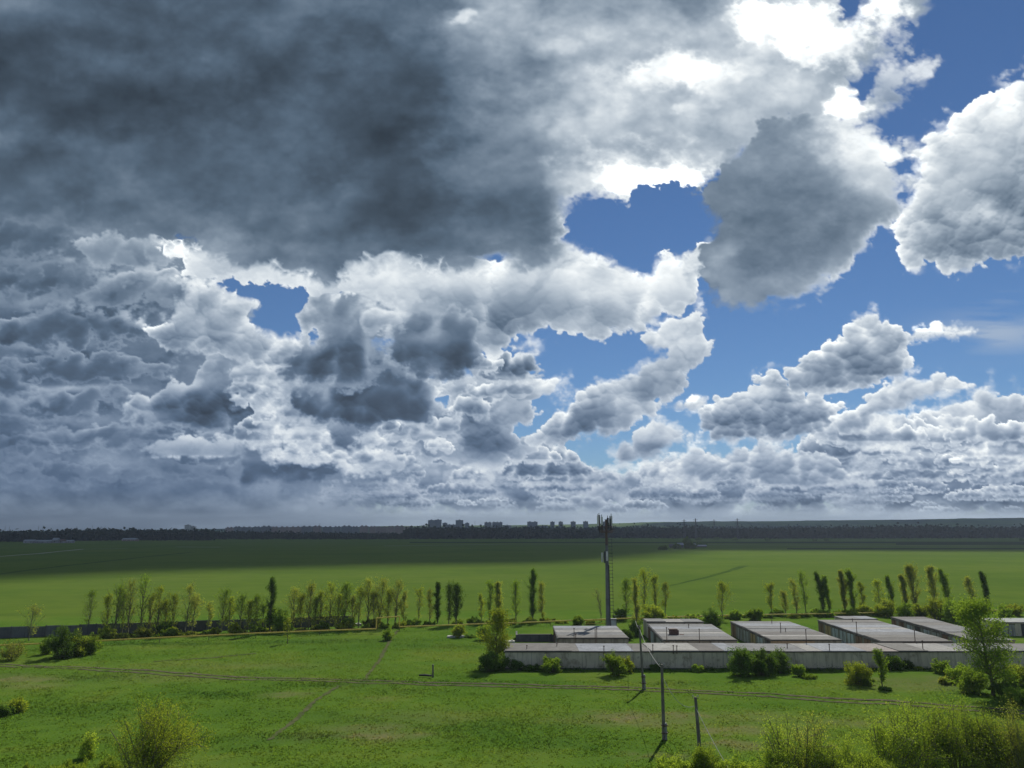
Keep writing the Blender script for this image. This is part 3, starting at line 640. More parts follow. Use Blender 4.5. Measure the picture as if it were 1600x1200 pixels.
# ---------------------------------------------------------------- far wood: one mass of crowns
LEAF_DARK = leaf_mat('leaves_dark', (.075, .150, .030), (.14, .235, .048), .5)
LEAF_MID = leaf_mat('leaves_mid', (.145, .255, .034), (.25, .365, .058), .55)
LEAF_YEL = leaf_mat('leaves_yellow_green', (.195, .275, .034), (.33, .395, .060), .55)
LEAF_BUD = leaf_mat('leaves_budding', (.22, .28, .060), (.35, .40, .10), .6)
LEAF_WILLOW = leaf_mat('leaves_willow', (.185, .295, .040), (.320, .420, .068), .6)
LEAF_FAR = leaf_mat('leaves_far', (.020, .036, .018), (.040, .062, .026), .25)
def quads_at(P, size, rg, squash=1.0):
    """one randomly turned leaf quad at every point"""
    n = len(P); a = rg.normal(size=(n, 3)); a /= np.linalg.norm(a, axis=1)[:, None]
    b = np.cross(a, rg.normal(size=(n, 3))); b /= np.linalg.norm(b, axis=1)[:, None]+1e-9
    s = (size*(.6+.8*rg.random(n)))[:, None] if not hasattr(size, '__len__') else np.asarray(size)[:, None]
    a = a*s; b = b*s*.62*squash
    V = np.stack([P-a, P-b*.9, P+a, P+b*.9], 1).reshape(-1, 3)
    return V, np.arange(4*n).reshape(-1, 4)
def build_wood():
    rg = np.random.default_rng(9); P = []; S = []
    def belt(x0, x1, yb, ht, dens, size=2.2, gap=0):
        n = int((x1-x0)*dens)
        for i in range(n):
            px = x0+(x1-x0)*rg.random(); base = np.interp(px, [q[0] for q in yb], [q[1] for q in yb])-rg.random()*2.2
            g = G(px, base+.01); hh = np.interp(px, [q[0] for q in ht], [q[1] for q in ht])*(.55+.6*rg.random()); h = hh*g[1]/FPX
            if gap and fbm(np.array([px/18]), np.array([base]), 5, 3)[0] < gap: continue
            k = 26; q = rg.normal(size=(k, 3))*np.array([h*.30, h*.3, h*.22])+np.array([g[0], g[1], h*.55]); q[:, 2] = np.clip(q[:, 2], .5, None)
            P.append(q); S.append(np.full(k, min(3.2, .12*h+.8))*(.6+.8*rg.random(k)))
    belt(-60, 330, [(-60, 847.5), (0, 847), (200, 844.5), (330, 845)], [(-60, 13), (60, 14), (130, 14), (200, 14), (330, 13)], 1.9, gap=.36)
    belt(100, 640, [(100, 845), (330, 843), (640, 843)], [(100, 13), (330, 11), (450, 9), (640, 7.5)], 1.7, gap=.30)
    belt(636, 930, [(636, 842.5), (930, 842)], [(636, 15), (760, 14), (860, 14), (930, 11)], 2.4)
    belt(640, 1100, [(640, 837), (1100, 839)], [(640, 9), (930, 12), (1100, 14)], 1.8)
    belt(925, 1660, [(925, 841), (1200, 842), (1400, 841.5), (1660, 841)], [(925, 12), (1100, 12.5), (1300, 14), (1440, 16), (1660, 13)], 2.6)
    belt(1000, 1660, [(1000, 834), (1300, 836), (1660, 834)], [(1000, 9), (1300, 11), (1660, 9)], 1.6, gap=.3)
    P = np.concatenate(P); S = np.concatenate(S)
    V, F = quads_at(P, S, rg, 1.5)
    tag(link('far_wood', fast_mesh('far_wood', V, F), LEAF_FAR), 'dark belt of far-off woodland along the horizon', 'woodland', kind='stuff')
build_wood()

# ---------------------------------------------------------------- far buildings
def tower_mat(name, wall, dark):
    m, t, out = new_mat(name); p = N(t, 'BsdfPrincipled', i_Roughness=.8)
    tc = N(t, 'TexCoord').outputs['Object']
    br = N(t, 'TexBrick', i_Scale=1.0, offset=0.0); mp = N(t, 'Mapping'); t.links.new(tc, mp.inputs[0]); mp.inputs['Rotation'].default_value = (R(90), 0, 0)
    t.links.new(mp.outputs[0], br.inputs[0])
    br.inputs['Color1'].default_value = (*dark, 1); br.inputs['Color2'].default_value = (*[q*1.6 for q in dark], 1); br.inputs['Mortar'].default_value = (*wall, 1)
    br.inputs['Mortar Size'].default_value = .8; br.inputs['Brick Width'].default_value = 3.2; br.inputs['Row Height'].default_value = 3.0
    t.links.new(br.outputs[0], p.inputs['Base Color']); t.links.new(p.outputs[0], out.inputs[0]); return m
TW_GREY = tower_mat('tower_grey', (.20, .21, .23), (.07, .075, .085)); TW_PINK = tower_mat('tower_pink', (.34, .25, .22), (.14, .10, .09)); TW_WHITE = tower_mat('tower_white', (.50, .48, .46), (.18, .17, .17))
ROOF_D = surf_mat('roof_dark', (.06, .06, .065), (.10, .10, .10), .2)
def block(x0, x1, ytop, dist, mat, label, group=None, depth=16, name='apartment_block', cat='apartment block', caps=1, step=None):
    a = at(x0, ytop, dist); b = at(x1, ytop, dist); H = a[2]; wd = b[0]-a[0]
    o = thing(name, label, cat, ((a[0]+b[0])/2, dist, 0), group)
    m = MB(); m.box(-wd/2, wd/2, 0, depth, -3, H); m.build('wall', mat, o)
    r = MB(); r.box(-wd/2-.3, wd/2+.3, -.3, depth+.3, H+.003, H+.7); ro = r.build('roof', ROOF_D, o)
    for i in range(caps):
        c = MB(); cx = (i+.5)/caps*wd-wd/2; cw = min(wd*.22, 5)
        c.box(cx-cw/2, cx+cw/2, depth*.3, depth*.7, H+.703, H+3.4); c.build('lift_house', mat, ro)
    return o
g1 = 'apartment towers on the horizon'
block(669, 679, 813, 3000, TW_GREY, 'left half of the tallest grey twin tower over the dark wood', g1, caps=1)
block(679.2, 689.5, 812.3, 3010, TW_GREY, 'right half of the tallest grey twin tower over the dark wood', g1, caps=1)
block(691.5, 698.5, 817.3, 3050, TW_GREY, 'short grey tower just right of the tallest twin tower', g1)
block(698.7, 711.5, 820, 3060, TW_GREY, 'long low grey block between the twin tower and the slim tower', g1, caps=2)
block(712, 723.5, 813, 3000, TW_GREY, 'slim dark grey tower standing alone right of the low block', g1)
block(726.5, 733, 817.5, 3050, TW_GREY, 'small tower just right of the slim dark tower', g1)
block(757, 768, 816.5, 3020, TW_GREY, 'stepped grey tower left of the wide row of towers', g1, caps=2)
block(769, 785, 816.3, 3030, TW_GREY, 'wide grey tower block with three roof houses', g1, caps=3)
block(786, 799, 821, 3060, TW_GREY, 'low pale block right of the wide tower block', g1)
block(824, 840, 815.6, 3100, TW_GREY, 'broad dark grey tower in the middle of the skyline', g1, caps=2)
block(840.5, 856, 821.5, 3150, TW_GREY, 'low block at the foot of the broad dark tower', g1)
block(860, 866.5, 815.5, 3150, TW_GREY, 'narrow tower, first of the evenly spaced four', g1)
block(873, 879.5, 815.5, 3150, TW_GREY, 'narrow tower, second of the evenly spaced four', g1)
block(892, 899.5, 815.2, 3150, TW_GREY, 'narrow tower, third of the evenly spaced four', g1)
block(911.5, 918.8, 815, 3150, TW_GREY, 'narrow tower, fourth of the evenly spaced four, left of the mast', g1)
block(942.5, 949, 815.2, 3150, TW_GREY, 'narrow tower hidden behind the antennas of the mast', g1)
block(288.5, 295.5, 820.7, 2400, TW_WHITE, 'taller pale tower of the pair on the left horizon', g1, caps=1)
block(296.5, 303.5, 823, 2420, TW_WHITE, 'lower pale tower of the pair on the left horizon', g1, caps=1)
rg = random.Random(3); x = 352; ordn = ['first', 'second', 'third', 'fourth', 'fifth', 'sixth', 'seventh', 'eighth', 'ninth', 'tenth', 'eleventh', 'twelfth', 'thirteenth', 'fourteenth', 'fifteenth', 'sixteenth', 'seventeenth', 'eighteenth', 'nineteenth', 'twentieth', 'twenty-first', 'twenty-second', 'twenty-third', 'twenty-fourth', 'twenty-fifth', 'twenty-sixth']
i = 0
while x < 640:
    wd = rg.uniform(9, 17); yt = np.interp(x, [350, 400, 480, 578, 640], [825, 823.6, 823, 823, 823])+rg.uniform(-.7, .9)
    mt = TW_PINK if rg.random() < .6 else TW_GREY
    block(x, min(x+wd, 641), yt, 2250+rg.uniform(0, 90), mt, f"{'pinkish' if mt is TW_PINK else 'grey'} slab block, {ordn[i]} from the left in the long distant row", 'slab blocks in the long distant row', 14, caps=2)
    x += wd+rg.uniform(.4, 3.5); i += 1
WHITE_SHADED = surf_mat('white_wall_shaded', (.20, .20, .21), (.30, .30, .31), .2); METAL_ROOF = surf_mat('metal_roof', (.15, .17, .19), (.23, .25, .27), .2, .5); BRIGHT = surf_mat('whitewash', (.60, .60, .60), (.75, .75, .75), .2); LIGHT_ROOF = surf_mat('light_roof', (.45, .47, .5), (.6, .62, .65), .2, .5); RED_ROOF = surf_mat('brown_roof', (.10, .06, .05), (.16, .10, .08), .2)  # left village walls: white darkened, cloud shadow put into their colour
def house(px0, px1, ybase, hpx, wall, roof, label, group, name='house', cat='house', rise=.45):
    g0 = G(px0, ybase); g1_ = G(px1, ybase); wd = g1_[0]-g0[0]; H = hpx*g0[1]/FPX; dp = min(12, max(7, wd*.6)); hw = H*(1-rise)
    o = thing(name, label, cat, ((g0[0]+g1_[0])/2, g0[1], 0), group)
    m = MB(); m.box(-wd/2, wd/2, 0, dp, -1, hw); m.build('wall', wall, o)
    r = MB(); e = .5; a, b = -wd/2-e, wd/2+e
    r.add([(a, -e, hw), (b, -e, hw), (b, dp+e, hw), (a, dp+e, hw), (a, dp/2, H), (b, dp/2, H)], [(0, 1, 5, 4), (2, 3, 4, 5), (0, 4, 3), (1, 2, 5), (0, 3, 2, 1)]); r.build('roof', roof, o)
    n = max(1, int(wd/6))
    for i in range(n):
        w_ = MB(); cx = -wd/2+(i+.5)*wd/n; w_.box(cx-.8, cx+.8, -.05, -.003, hw*.35, hw*.8); w_.build('window', ROOF_D, o)
    return o
gv = 'village houses along the left wood'
house(36, 52, 848.8, 5.5, WHITE_SHADED, METAL_ROOF, 'long pale shed with grey roof, leftmost in the village', gv)
house(54, 78, 848.8, 5, WHITE_SHADED, METAL_ROOF, 'longest pale shed in the left village', gv)
house(81, 89, 848.7, 8, WHITE_SHADED, METAL_ROOF, 'tall white gabled house beside the longest shed', gv)
house(91, 98, 848.6, 6, WHITE_SHADED, RED_ROOF, 'small white house with brown roof right of the gabled house', gv)
house(102, 112, 848.4, 4.5, WHITE_SHADED, METAL_ROOF, 'low pale house at the right end of the left village', gv)
house(190, 211, 845.5, 4.5, TW_PINK, METAL_ROOF, 'long pinkish house before the dark trees on the left', gv)
house(232, 240, 839, 4, WHITE_SHADED, METAL_ROOF, 'small pale house half hidden in the left wood', gv)
house(402, 408, 838, 4, WHITE_SHADED, METAL_ROOF, 'white house below the left end of the slab row', gv)
house(415, 425, 838, 4.5, WHITE_SHADED, METAL_ROOF, 'wider white house below the slab row', gv)
house(470, 490, 833, 3, TW_PINK, METAL_ROOF, 'long pink house below the slab row', gv)
house(527, 536, 836, 3, TW_PINK, METAL_ROOF, 'small pinkish house before the slab row', gv)
gr = 'white houses on the right slope'
for px0, px1, yb, hp, lb in ((1333, 1338, 826.5, 3, 'small bright white house, leftmost on the right slope'), (1368, 1372, 826, 2.5, 'tiny white house on the right slope'), (1378, 1388, 827.5, 3.5, 'pale house above the right wood'), (1400, 1404, 826, 2.5, 'small pale house between the wood and the slope'), (1494, 1499, 826.5, 3, 'small house left of the bright white one'), (1509, 1514, 825.5, 3, 'narrow white house high on the right slope'),
                             (1580, 1588, 827.5, 5, 'brightest white house near the right edge'), (1590, 1600, 829, 3, 'pale long house at the right edge'), (1545, 1550, 827, 3, 'small white house left of the brightest one'), (1191, 1197, 832.5, 3, 'lone white shed in the dark wood behind the masts')):
    house(px0, px1, yb+3, hp+3, BRIGHT, LIGHT_ROOF, lb, gr)
# lattice pylons on the field
STEEL_D = surf_mat('dark_steel', (.05, .055, .06), (.09, .09, .10), 1, .6, metal=.3)
def pylon(px, ytop, ybase, label, group, wb=3.4, r=.28):
    g = G(px, ybase); top = CAM_H+g[1]*(HORIZON-ytop)/FPX
    o = thing('pylon', label, 'pylon', g, group)
    for sx, sy in ((-1, -1), (1, -1), (1, 1), (-1, 1)):
        m = MB(); m.tube([(sx*wb/2, sy*wb/2, -1), (sx*.35, sy*.35, top)], r, 4); m.build('leg', STEEL_D, o)
    m = MB()
    for i in range(9):
        z0 = top*i/9; z1 = top*(i+1)/9; w0 = wb/2+(.35-wb/2)*i/9; w1 = wb/2+(.35-wb/2)*(i+1)/9
        for s in (-1, 1):
            m.tube([(-w0, s*w0, z0), (w1, s*w1, z1)], r*.5, 3); m.tube([(s*w0, -w0, z0), (s*w1, w1, z1)], r*.5, 3)
    m.build('lattice', STEEL_D, o)
    for z in (.93, .84, .75):
        m = MB(); m.tube([(-4.2, 0, top*z), (4.2, 0, top*z)], r*.8, 4); m.build('cross_arm', STEEL_D, o)
gp = 'power pylons on the far field'
pylon(1070, 812, 843, 'pylon left of the pair above the scrap yard', gp); pylon(1088, 810.5, 842.5, 'darkest tall pylon above the scrap yard', gp, r=.34)
pylon(1117, 812, 841, 'thin pylon between the dark pair and the lone one', gp, r=.2); pylon(1153.5, 810.5, 842.5, 'rightmost pylon, standing alone beside a dark bush', gp, r=.24)
def mast(px, ytop, dist, label, group):
    g = at(px, HORIZON, dist); top = CAM_H+dist*(HORIZON-ytop)/FPX
    o = thing('radio_mast', label, 'mast', (g[0], dist, 0), group)
    m = MB(); m.tube([(0, 0, -1), (0, 0, top)], [.7, .3], 5); m.build('pole', STEEL_D, o)
    m = MB(); m.tube([(0, 0, top), (0, 0, top+3)], .15, 4); m.tube([(-.9, 0, top-3), (.9, 0, top-3)], .15, 4); m.build('antenna', STEEL_D, o)
for px, yt, dd, lb in ((8, 823.5, 1900, 'thin mast at the far left edge of the skyline'), (14.5, 823.5, 1950, 'second thin mast near the left edge'), (60, 822.5, 2000, 'left mast of the pair over the left village'), (67, 822, 2000, 'right mast of the pair over the left village'), (144, 821.5, 2100, 'lone thin mast over the left hill'), (499.5, 818.5, 2300, 'mast rising over the slab row'), (742, 814, 2900, 'thin mast right of the small tower')):
    mast(px, yt, dd, lb, 'thin masts on the skyline')
# ---------------------------------------------------------------- garages
CONC = surf_mat('rendered_wall', (.47, .41, .32), (.64, .57, .45), .22, .95, streak=(.28, .24, .19), spots=(.33, .28, .21), bump=.3)
CONC_B = surf_mat('block_wall', (.20, .18, .155), (.30, .28, .25), .7, .95, streak=(.10, .09, .08), bump=.3)
CONC_D = surf_mat('dark_concrete', (.070, .072, .075), (.12, .12, .122), .6, .95, streak=(.045, .045, .05), bump=.3)
TAR = surf_mat('tar_edge', (.018, .018, .02), (.04, .04, .042), .8, .8)
def roof_mat(n, a, b):
    c = lambda q: (q[0]*.82, q[1]*.83, q[2]*.82)
    return surf_mat(n, c(tuple(q*.8 for q in a)), c(tuple(q*1.08 for q in b)), .55, .85, streak=tuple(q*.7 for q in c(a)), spots=tuple(q*.5 for q in c(a)), bump=.3)
ROOFS = {'tan': roof_mat('roofing_tan', (0.115, 0.106, 0.093), (0.159, 0.150, 0.133)), 'grey': roof_mat('roofing_grey', (0.13, 0.133, 0.135), (0.187, 0.187, 0.187)),
         'blue': roof_mat('roofing_blue_grey', (0.206, 0.224, 0.256), (0.293, 0.312, 0.343)), 'light': roof_mat('roofing_light', (0.262, 0.250, 0.230), (0.349, 0.337, 0.312)),
         'brown': roof_mat('roofing_brown', (0.079, 0.070, 0.062), (0.117, 0.104, 0.091)), 'pink': roof_mat('roofing_pink', (0.252, 0.206, 0.183), (0.320, 0.275, 0.246)), 'white': roof_mat('roofing_white', (0.312, 0.333, 0.312), (0.39, 0.406, 0.385))}
DOORS = [surf_mat('door_grey', (.26, .265, .27), (.38, .385, .39), 1.2, .6, streak=(.10, .07, .05)), surf_mat('door_brown', (.16, .08, .055), (.25, .13, .085), 1.2, .6, streak=(.05, .03, .025)),
         surf_mat('door_ochre', (.36, .24, .11), (.48, .33, .16), 1.2, .6, streak=(.12, .07, .04)), surf_mat('door_blue_grey', (.36, .40, .44), (.50, .54, .58), 1.2, .6, streak=(.12, .1, .09)), surf_mat('door_dark', (.035, .035, .038), (.06, .06, .06), 1.2, .6)]
RUST = surf_mat('rusty_iron', (.06, .04, .032), (.13, .075, .05), 2, .8)
rgg = random.Random(21)
def garage_row(label, x0, x1, y0, y1, h, cols, axis, doors=(), pipes=(), slope=0, lean=0, unit=3.4, extras=None, group='garage rows in the meadow'):
    """a row of garages; axis x: units side by side along x, axis y: along y.  doors: faces ('W', 'S') with gates.  lean moves the far end sideways"""
    o = thing('garage_row', label, 'garage row', ((x0+x1)/2, y0, 0), group)
    ox, oy = (x0+x1)/2, y0
    def sk(x, y): return (x-ox+lean*(y-y0)/(y1-y0), y-oy)
    m = MB(); m.quadbox([sk(x0, y0), sk(x1, y0), sk(x1, y1), sk(x0, y1)], -.3, h); m.build('wall', CONC if axis == 'x' else CONC_B, o)
    if axis == 'x' and x1-x0 > 40:
        xx = x0-ox+rgg.uniform(3, 7)
        while xx < x1-ox-1:
            m = MB(); m.box(xx-.025, xx+.025, -.012, -.003, -.2, h-.02); m.build('wall_joint', CONC_B, o); xx += rgg.choice([3.3, 6.6, 6.6, 9.9])
        m = MB()
        m.box(x0-ox, x1-ox, -.10, -.003, -.2, .18); m.build('plinth', CONC_D, o)
    # tarred eave, proud of the wall, and a roof sheet for every garage
    e = .12
    m = MB(); m.quadbox([sk(x0-e, y0-e), sk(x1+e, y0-e), sk(x1+e, y1+e), sk(x0-e, y1+e)], h+.003, h+.11); m.build('eave', TAR, o)
    L = (x1-x0) if axis == 'x' else (y1-y0)
    tot = sum(c[1] for c in cols); p = 0; z0 = h+.113
    for k, (cn, wd) in enumerate(cols):
        a = p/tot*L; p += wd; b = p/tot*L; dz = rgg.uniform(.03, .12)
        m = MB()
        if axis == 'x': q = [sk(x0+a+.012, y0), sk(x0+b-.012, y0), sk(x0+b-.012, y1), sk(x0+a+.012, y1)]
        else:
            q = [sk(x0, y0+a+.012), sk(x1, y0+a+.012), sk(x1, y0+b-.012), sk(x0, y0+b-.012)]
        m.quadbox(q, z0, z0+dz)
        m.build('roof_sheet', ROOFS[cn], o)
    for face in doors:
        n = int((y1-y0)/unit) if face == 'W' else int((x1-x0)/unit)
        for k in range(n):
            m = MB(); f = MB(); d = DOORS[rgg.choice([0, 0, 1, 1, 2, 3, 3, 4])]
            if face == 'W':
                a = y0+(k+.5)*(y1-y0)/n; lx = x0+lean*(a-y0)/(y1-y0)-ox
                m.box(lx-.05, lx-.006, a-1.25-oy, a+1.25-oy, 0, 2.0); f.box(lx-.10, lx-.054, a-.04-oy, a+.04-oy, 0, 2.0); f.box(lx-.10, lx-.054, a-1.32-oy, a+1.32-oy, 2.003, 2.1)
            else:
                a = x0+(k+.5)*(x1-x0)/n-ox; m.box(a-1.25, a+1.25, -.05, -.006, 0, 2.0); f.box(a-.04, a+.04, -.10, -.054, 0, 2.0); f.box(a-1.32, a+1.32, -.10, -.054, 2.003, 2.1)
            do = m.build('garage_door', d, o); f.build('door_frame', RUST, do)
    for (px, py0, py1) in pipes:          # vent pipes: pixel of foot and of top
        g = G(px, py0, h+.2); ph = max(.4, (py0-py1)*g[1]/FPX)
        m = MB(); m.tube([(g[0]-ox, g[1]-oy, h-.2), (g[0]-ox+.02, g[1]-oy, h+.2+ph)], .055, 6); m.tube([(g[0]-ox+.02, g[1]-oy, h+.2+ph), (g[0]-ox+.02, g[1]-oy, h+.32+ph)], .11, 6); m.build('vent_pipe', RUST, o)
    return o, ox, oy
H0 = 2.25
yF = G(800, 1046)[1]
fx = lambda px: G(px, 1046)[0]
cols = [('tan', 108), ('tan', 12), ('blue', 88), ('tan', 28), ('light', 78), ('brown', 40), ('blue', 22), ('grey', 52), ('grey', 60), ('light', 26), ('blue', 70), ('pink', 52), ('tan', 48), ('light', 58), ('grey', 40), ('grey', 60), ('tan', 60), ('light', 60), ('grey', 120)]
front, _, _ = garage_row('long front garage row with a weathered blank rear wall facing the meadow', fx(789), fx(1840), yF, yF+7.2, H0, cols, 'x',
    pipes=[(823, 1014, 1011), (943.5, 1018, 1011), (1020, 1017, 1009), (1052, 1017, 1010), (1057.5, 1017, 1010.5), (1296, 1016, 1008), (1442, 1014, 1003), (1230, 1012, 1007), (870, 1010, 1007)])
B1 = garage_row('short garage row nearest the mast, mast shadow falling over its roof', 7.1, 18.0, 124.0, 139.0, H0, [('tan', 3.2), ('grey', 3.2), ('light', 2.5), ('grey', 3), ('blue', 3)], 'y', ('W',), lean=.1,
    pipes=[(897, 1001, 984), (899.5, 1000, 992), (930, 1001, 986), (932.5, 1000, 983)])
B2 = garage_row('garage row with a rusty brick stump on its roof', 22.9, 34.0, 121.3, 140.3, H0+.05, [('tan', 3.5), ('grey', 3.4), ('light', 2.2), ('grey', 3.4), ('blue', 3.4), ('grey', 3.2)], 'y', ('W',), lean=1.0, pipes=[(1042, 1002, 983), (1093, 1001, 985), (1076, 981, 977)])
B3 = garage_row('garage row with an ochre end wall, between the rusty stump row and the widest row', 39.5, 50.1, 122.0, 145.5, H0, [('tan', 3.6), ('light', 1.8), ('brown', 3.2), ('grey', 3.4), ('grey', 3.4), ('blue', 3.4), ('grey', 3.2)], 'y', ('W',), lean=.3, pipes=[(1220, 987, 975), (1227.5, 987, 983), (1260, 1004, 986), (1206, 974, 969.5)])
B4 = garage_row('widest garage row, tarred back edge and pale patched roof', 55.3, 66.0, 120.0, 147.5, H0, [('brown', 3.2), ('tan', 3), ('grey', 3.4), ('blue', 3.4), ('light', 2), ('blue', 3.2), ('grey', 3.4), ('tan', 3.4)], 'y', ('W',), lean=1.2, pipes=[(1339, 990, 974), (1430, 1003, 986), (1332, 971, 968)])
B5 = garage_row('narrow garage row behind the big leafy tree', 69.7, 76.0, 121.3, 152, H0+.05, [('grey', 3.4), ('tan', 3.4), ('grey', 3.4), ('grey', 3.4), ('tan', 3.4), ('grey', 3.4), ('brown', 3)], 'y', ('W',), lean=2.5)
B6 = garage_row('white roofed garage at the right edge', 87.6, 106, 144.3, 150.8, H0, [('white', 1)], 'x', ('S',))
B7 = garage_row('small raised garage behind the rusty stump row', 24.0, 34.0, 141.8, 146.2, H0+.35, [('grey', 1), ('light', 1), ('grey', 1)], 'x')
B8 = garage_row('small garage behind the widest row', 61.8, 67.9, 148.4, 153, H0+.1, [('grey', 1), ('blue', 1)], 'x')
# ochre end wall of the third row, seen over the front row
m = MB(); m.box(-5.5, 1.2, -.06, -.006, .2, H0-.05); pw = m.build('end_panel', surf_mat('ochre_render', (.30, .20, .12), (.38, .27, .17), .8, .9, streak=(.2, .14, .1)), B3[0])
# rusty brick stump on the roof
g = G(1053, 991, H0+.3)
o = thing('brick_stump', 'rusty brown brick stump standing on a garage roof', 'chimney stump', (g[0], g[1], H0+.2), None)
BRICK = surf_mat('old_brick', (.10, .055, .04), (.18, .10, .075), 3, .95)
m = MB(); m.quadbox([(-.75, -.4), (.7, -.45), (.72, .4), (-.7, .42)], -.1, .78); m.build('brickwork', BRICK, o)
m = MB(); m.quadbox([(-.85, -.5), (.5, -.55), (.52, .5), (-.8, .52)], .783, .95); m.build('cap', RUST, o)
m = MB(); m.box(.9, 1.5, -.5, .1, -.05, .12); m.build('rubble', BRICK, o)
# low dark wall left of the first row
a = G(806, 1003); b = G(868, 1003)
o = thing('ruined_wall', 'low dark concrete wall at the left end of the garages', 'wall', (a[0], a[1], 0))
m = MB(); m.box(0, b[0]-a[0]-.3, 0, .3, -.2, 1.15); m.build('wall', CONC_D, o)
m = MB(); m.box(.4, b[0]-a[0]-.6, -.1, .4, 1.153, 1.25); m.build('coping', TAR, o)
m = MB(); m.box(0, .3, .303, 5.5, -.2, 1.1); m.build('side_wall', CONC_D, o)
def slab(px, py, wpx, label, mat, d=1.2, hh=.35, rz=.1):
    g = G(px, py); w_ = wpx*g[1]/FPX; o = thing('concrete_slab', label, 'concrete slab', g, None, rz)
    m = MB(); m.quadbox([(-w_/2, -d/2), (w_/2, -d*.4), (w_*.46, d/2), (-w_*.45, d*.45)], -.1, hh); m.build('slab', mat, o)
    m = MB(); m.box(w_*.1, w_*.32, -d*.2, d*.2, hh+.003, hh+.12); m.build('rubble', mat, o)
LITE = surf_mat('pale_concrete', (.36, .36, .33), (.50, .49, .45), 1, .9, spots=(.25, .24, .22))
slab(712, 996, 26, 'pale slab lying under the small yellow-green bush', LITE, 1.4, .3)
slab(797, 1005, 14, 'pale slab on the ground behind the left end of the front garages', LITE, 1.5, .4)
slab(556, 978, 18, 'pale slab at the right end of the dark concrete fence', LITE, 1, .45)
slab(583, 976.5, 14, 'pinkish slab between the fence end and the raised pipe', ROOFS['pink'], 1, .4)

# ---------------------------------------------------------------- fence, pipe, poles
FENCE_M = [surf_mat('fence_panel_'+'abc'[k], tuple(q*s for q in (.080, .086, .098)), tuple(q*s for q in (.125, .130, .142)), .7, .9, streak=(.055, .058, .065), bump=.4) for k, s in enumerate((.8, 1.0, 1.25))]
fo = thing('concrete_fence', 'long dark grey concrete panel fence behind the trees on the left', 'fence', G(0, 997))
A = np.array(G(-40, 999)[:2]); B = np.array(G(548, 977)[:2]); L = np.linalg.norm(B-A); dv = (B-A)/L; nv = np.array((-dv[1], dv[0])); n = int(L/2.6); base = np.array(G(0, 997)[:2])
for i in range(n):
    if i in (): continue
    p = A+dv*L*i/n-base; q = A+dv*L*(i+1)/n-base-dv*.14; hz = 1.85+rgg.uniform(-.05, .06)
    m = MB(); m.quadbox([p+dv*.10, q+dv*.18, q+dv*.18+nv*.07, p+dv*.10+nv*.07], -.2, hz)
    for zz in (.5, 1.0, 1.5): m.quadbox([p+dv*.25-nv*.03, q-dv*.1-nv*.03, q-dv*.1-nv*.004, p+dv*.25-nv*.004], zz-.18, zz+.18)
    m.build('fence_panel', FENCE_M[rgg.choice([0, 1, 1, 2])], fo)
    m = MB(); m.quadbox([p-nv*.06, p+dv*.135-nv*.06, p+dv*.135+nv*.14, p+nv*.14], -.2, hz+.12); m.build('post', CONC_D, fo)
YEL = surf_mat('yellow_paint', (.66, .48, .07), (.80, .60, .11), 1.5, .6, streak=(.55, .36, .07))
PZ = .8
P3 = lambda px, py, z=PZ: np.array(G(px, py, z))
go = thing('gas_pipe', 'long thin yellow gas pipe on low supports, stepping up over a gateway', 'pipe', G(605, 985)); gb = np.array(G(605, 985))
run1 = [(-60, 1011), (0, 1008.5), (150, 1001.5), (250, 996.5), (400, 989.5), (500, 985.5), (588, 982.5)]
run2 = [(624, 979.5), (700, 976.8), (760, 974.5), (800, 973.5), (860, 971), (912, 968.8), (990, 965.8), (1065, 963.5), (1140, 961.5), (1205, 960.2), (1290, 958.8), (1370, 957.2), (1460, 955.5), (1640, 952)]
pts = [P3(*q)-gb for q in run1]; zz = (982.5-967)/FPX*pts[-1][1]*0+1.9
e1 = pts[-1]; s2 = P3(*run2[0])-gb
up1 = e1+np.array((0, 0, zz)); up2 = s2+np.array((0, 0, zz))
m = MB(); m.tube(pts+[], .13, 6); m.tube([e1, up1], .12, 6); m.tube([up1, up2], .12, 6); m.tube([up2, s2], .12, 6); m.tube([P3(*q)-gb for q in run2], .13, 6); m.build('pipe', YEL, go)
for run in (run1, run2):
    Q = [P3(*q)-gb for q in run]; acc = []
    for a, c_ in zip(Q, Q[1:]):
        k = max(1, int(np.linalg.norm(c_-a)/7)); acc += [a+(c_-a)*j/k for j in range(k)]
    for q in acc[:45]:
        m = MB(); m.tube([(q[0], q[1], -.2), (q[0], q[1], PZ-.06)], .05, 5); m.build('support', RUST, go)
def railing(x0, x1, y0, y1, label, mat, hh=1.1):
    a = np.array(G(x0, y0)); b = np.array(G(x1, y1)); o = thing('metal_railing', label, 'railing', a); d = b-a; n = max(2, int(np.linalg.norm(d)/2))
    m = MB(); m.tube([(0, 0, hh), d+np.array((0, 0, hh))], .06, 5); m.tube([(0, 0, hh*.5), d+np.array((0, 0, hh*.5))], .045, 5); m.build('rail', mat, o)
    for i in range(n+1):
        q = d*i/n; m = MB(); m.tube([q+np.array((0, 0, -.1)), q+np.array((0, 0, hh+.05))], .05, 5); m.build('post', STEEL_D, o)
railing(959, 990, 971, 970, 'pale railing right of the mast foot', LITE); railing(913, 962, 980, 978, 'dark posted yellow railing before the mast foot', YEL, 1.2); railing(1064, 1096, 973, 972, 'yellow railing behind the small raised garage', YEL)
WOOD = surf_mat('grey_wood', (.11, .10, .088), (.20, .185, .165), 1.5, .9, streak=(.07, .06, .05))
CPOST = surf_mat('pole_concrete', (.20, .20, .20), (.30, .30, .29), 1.5, .9)
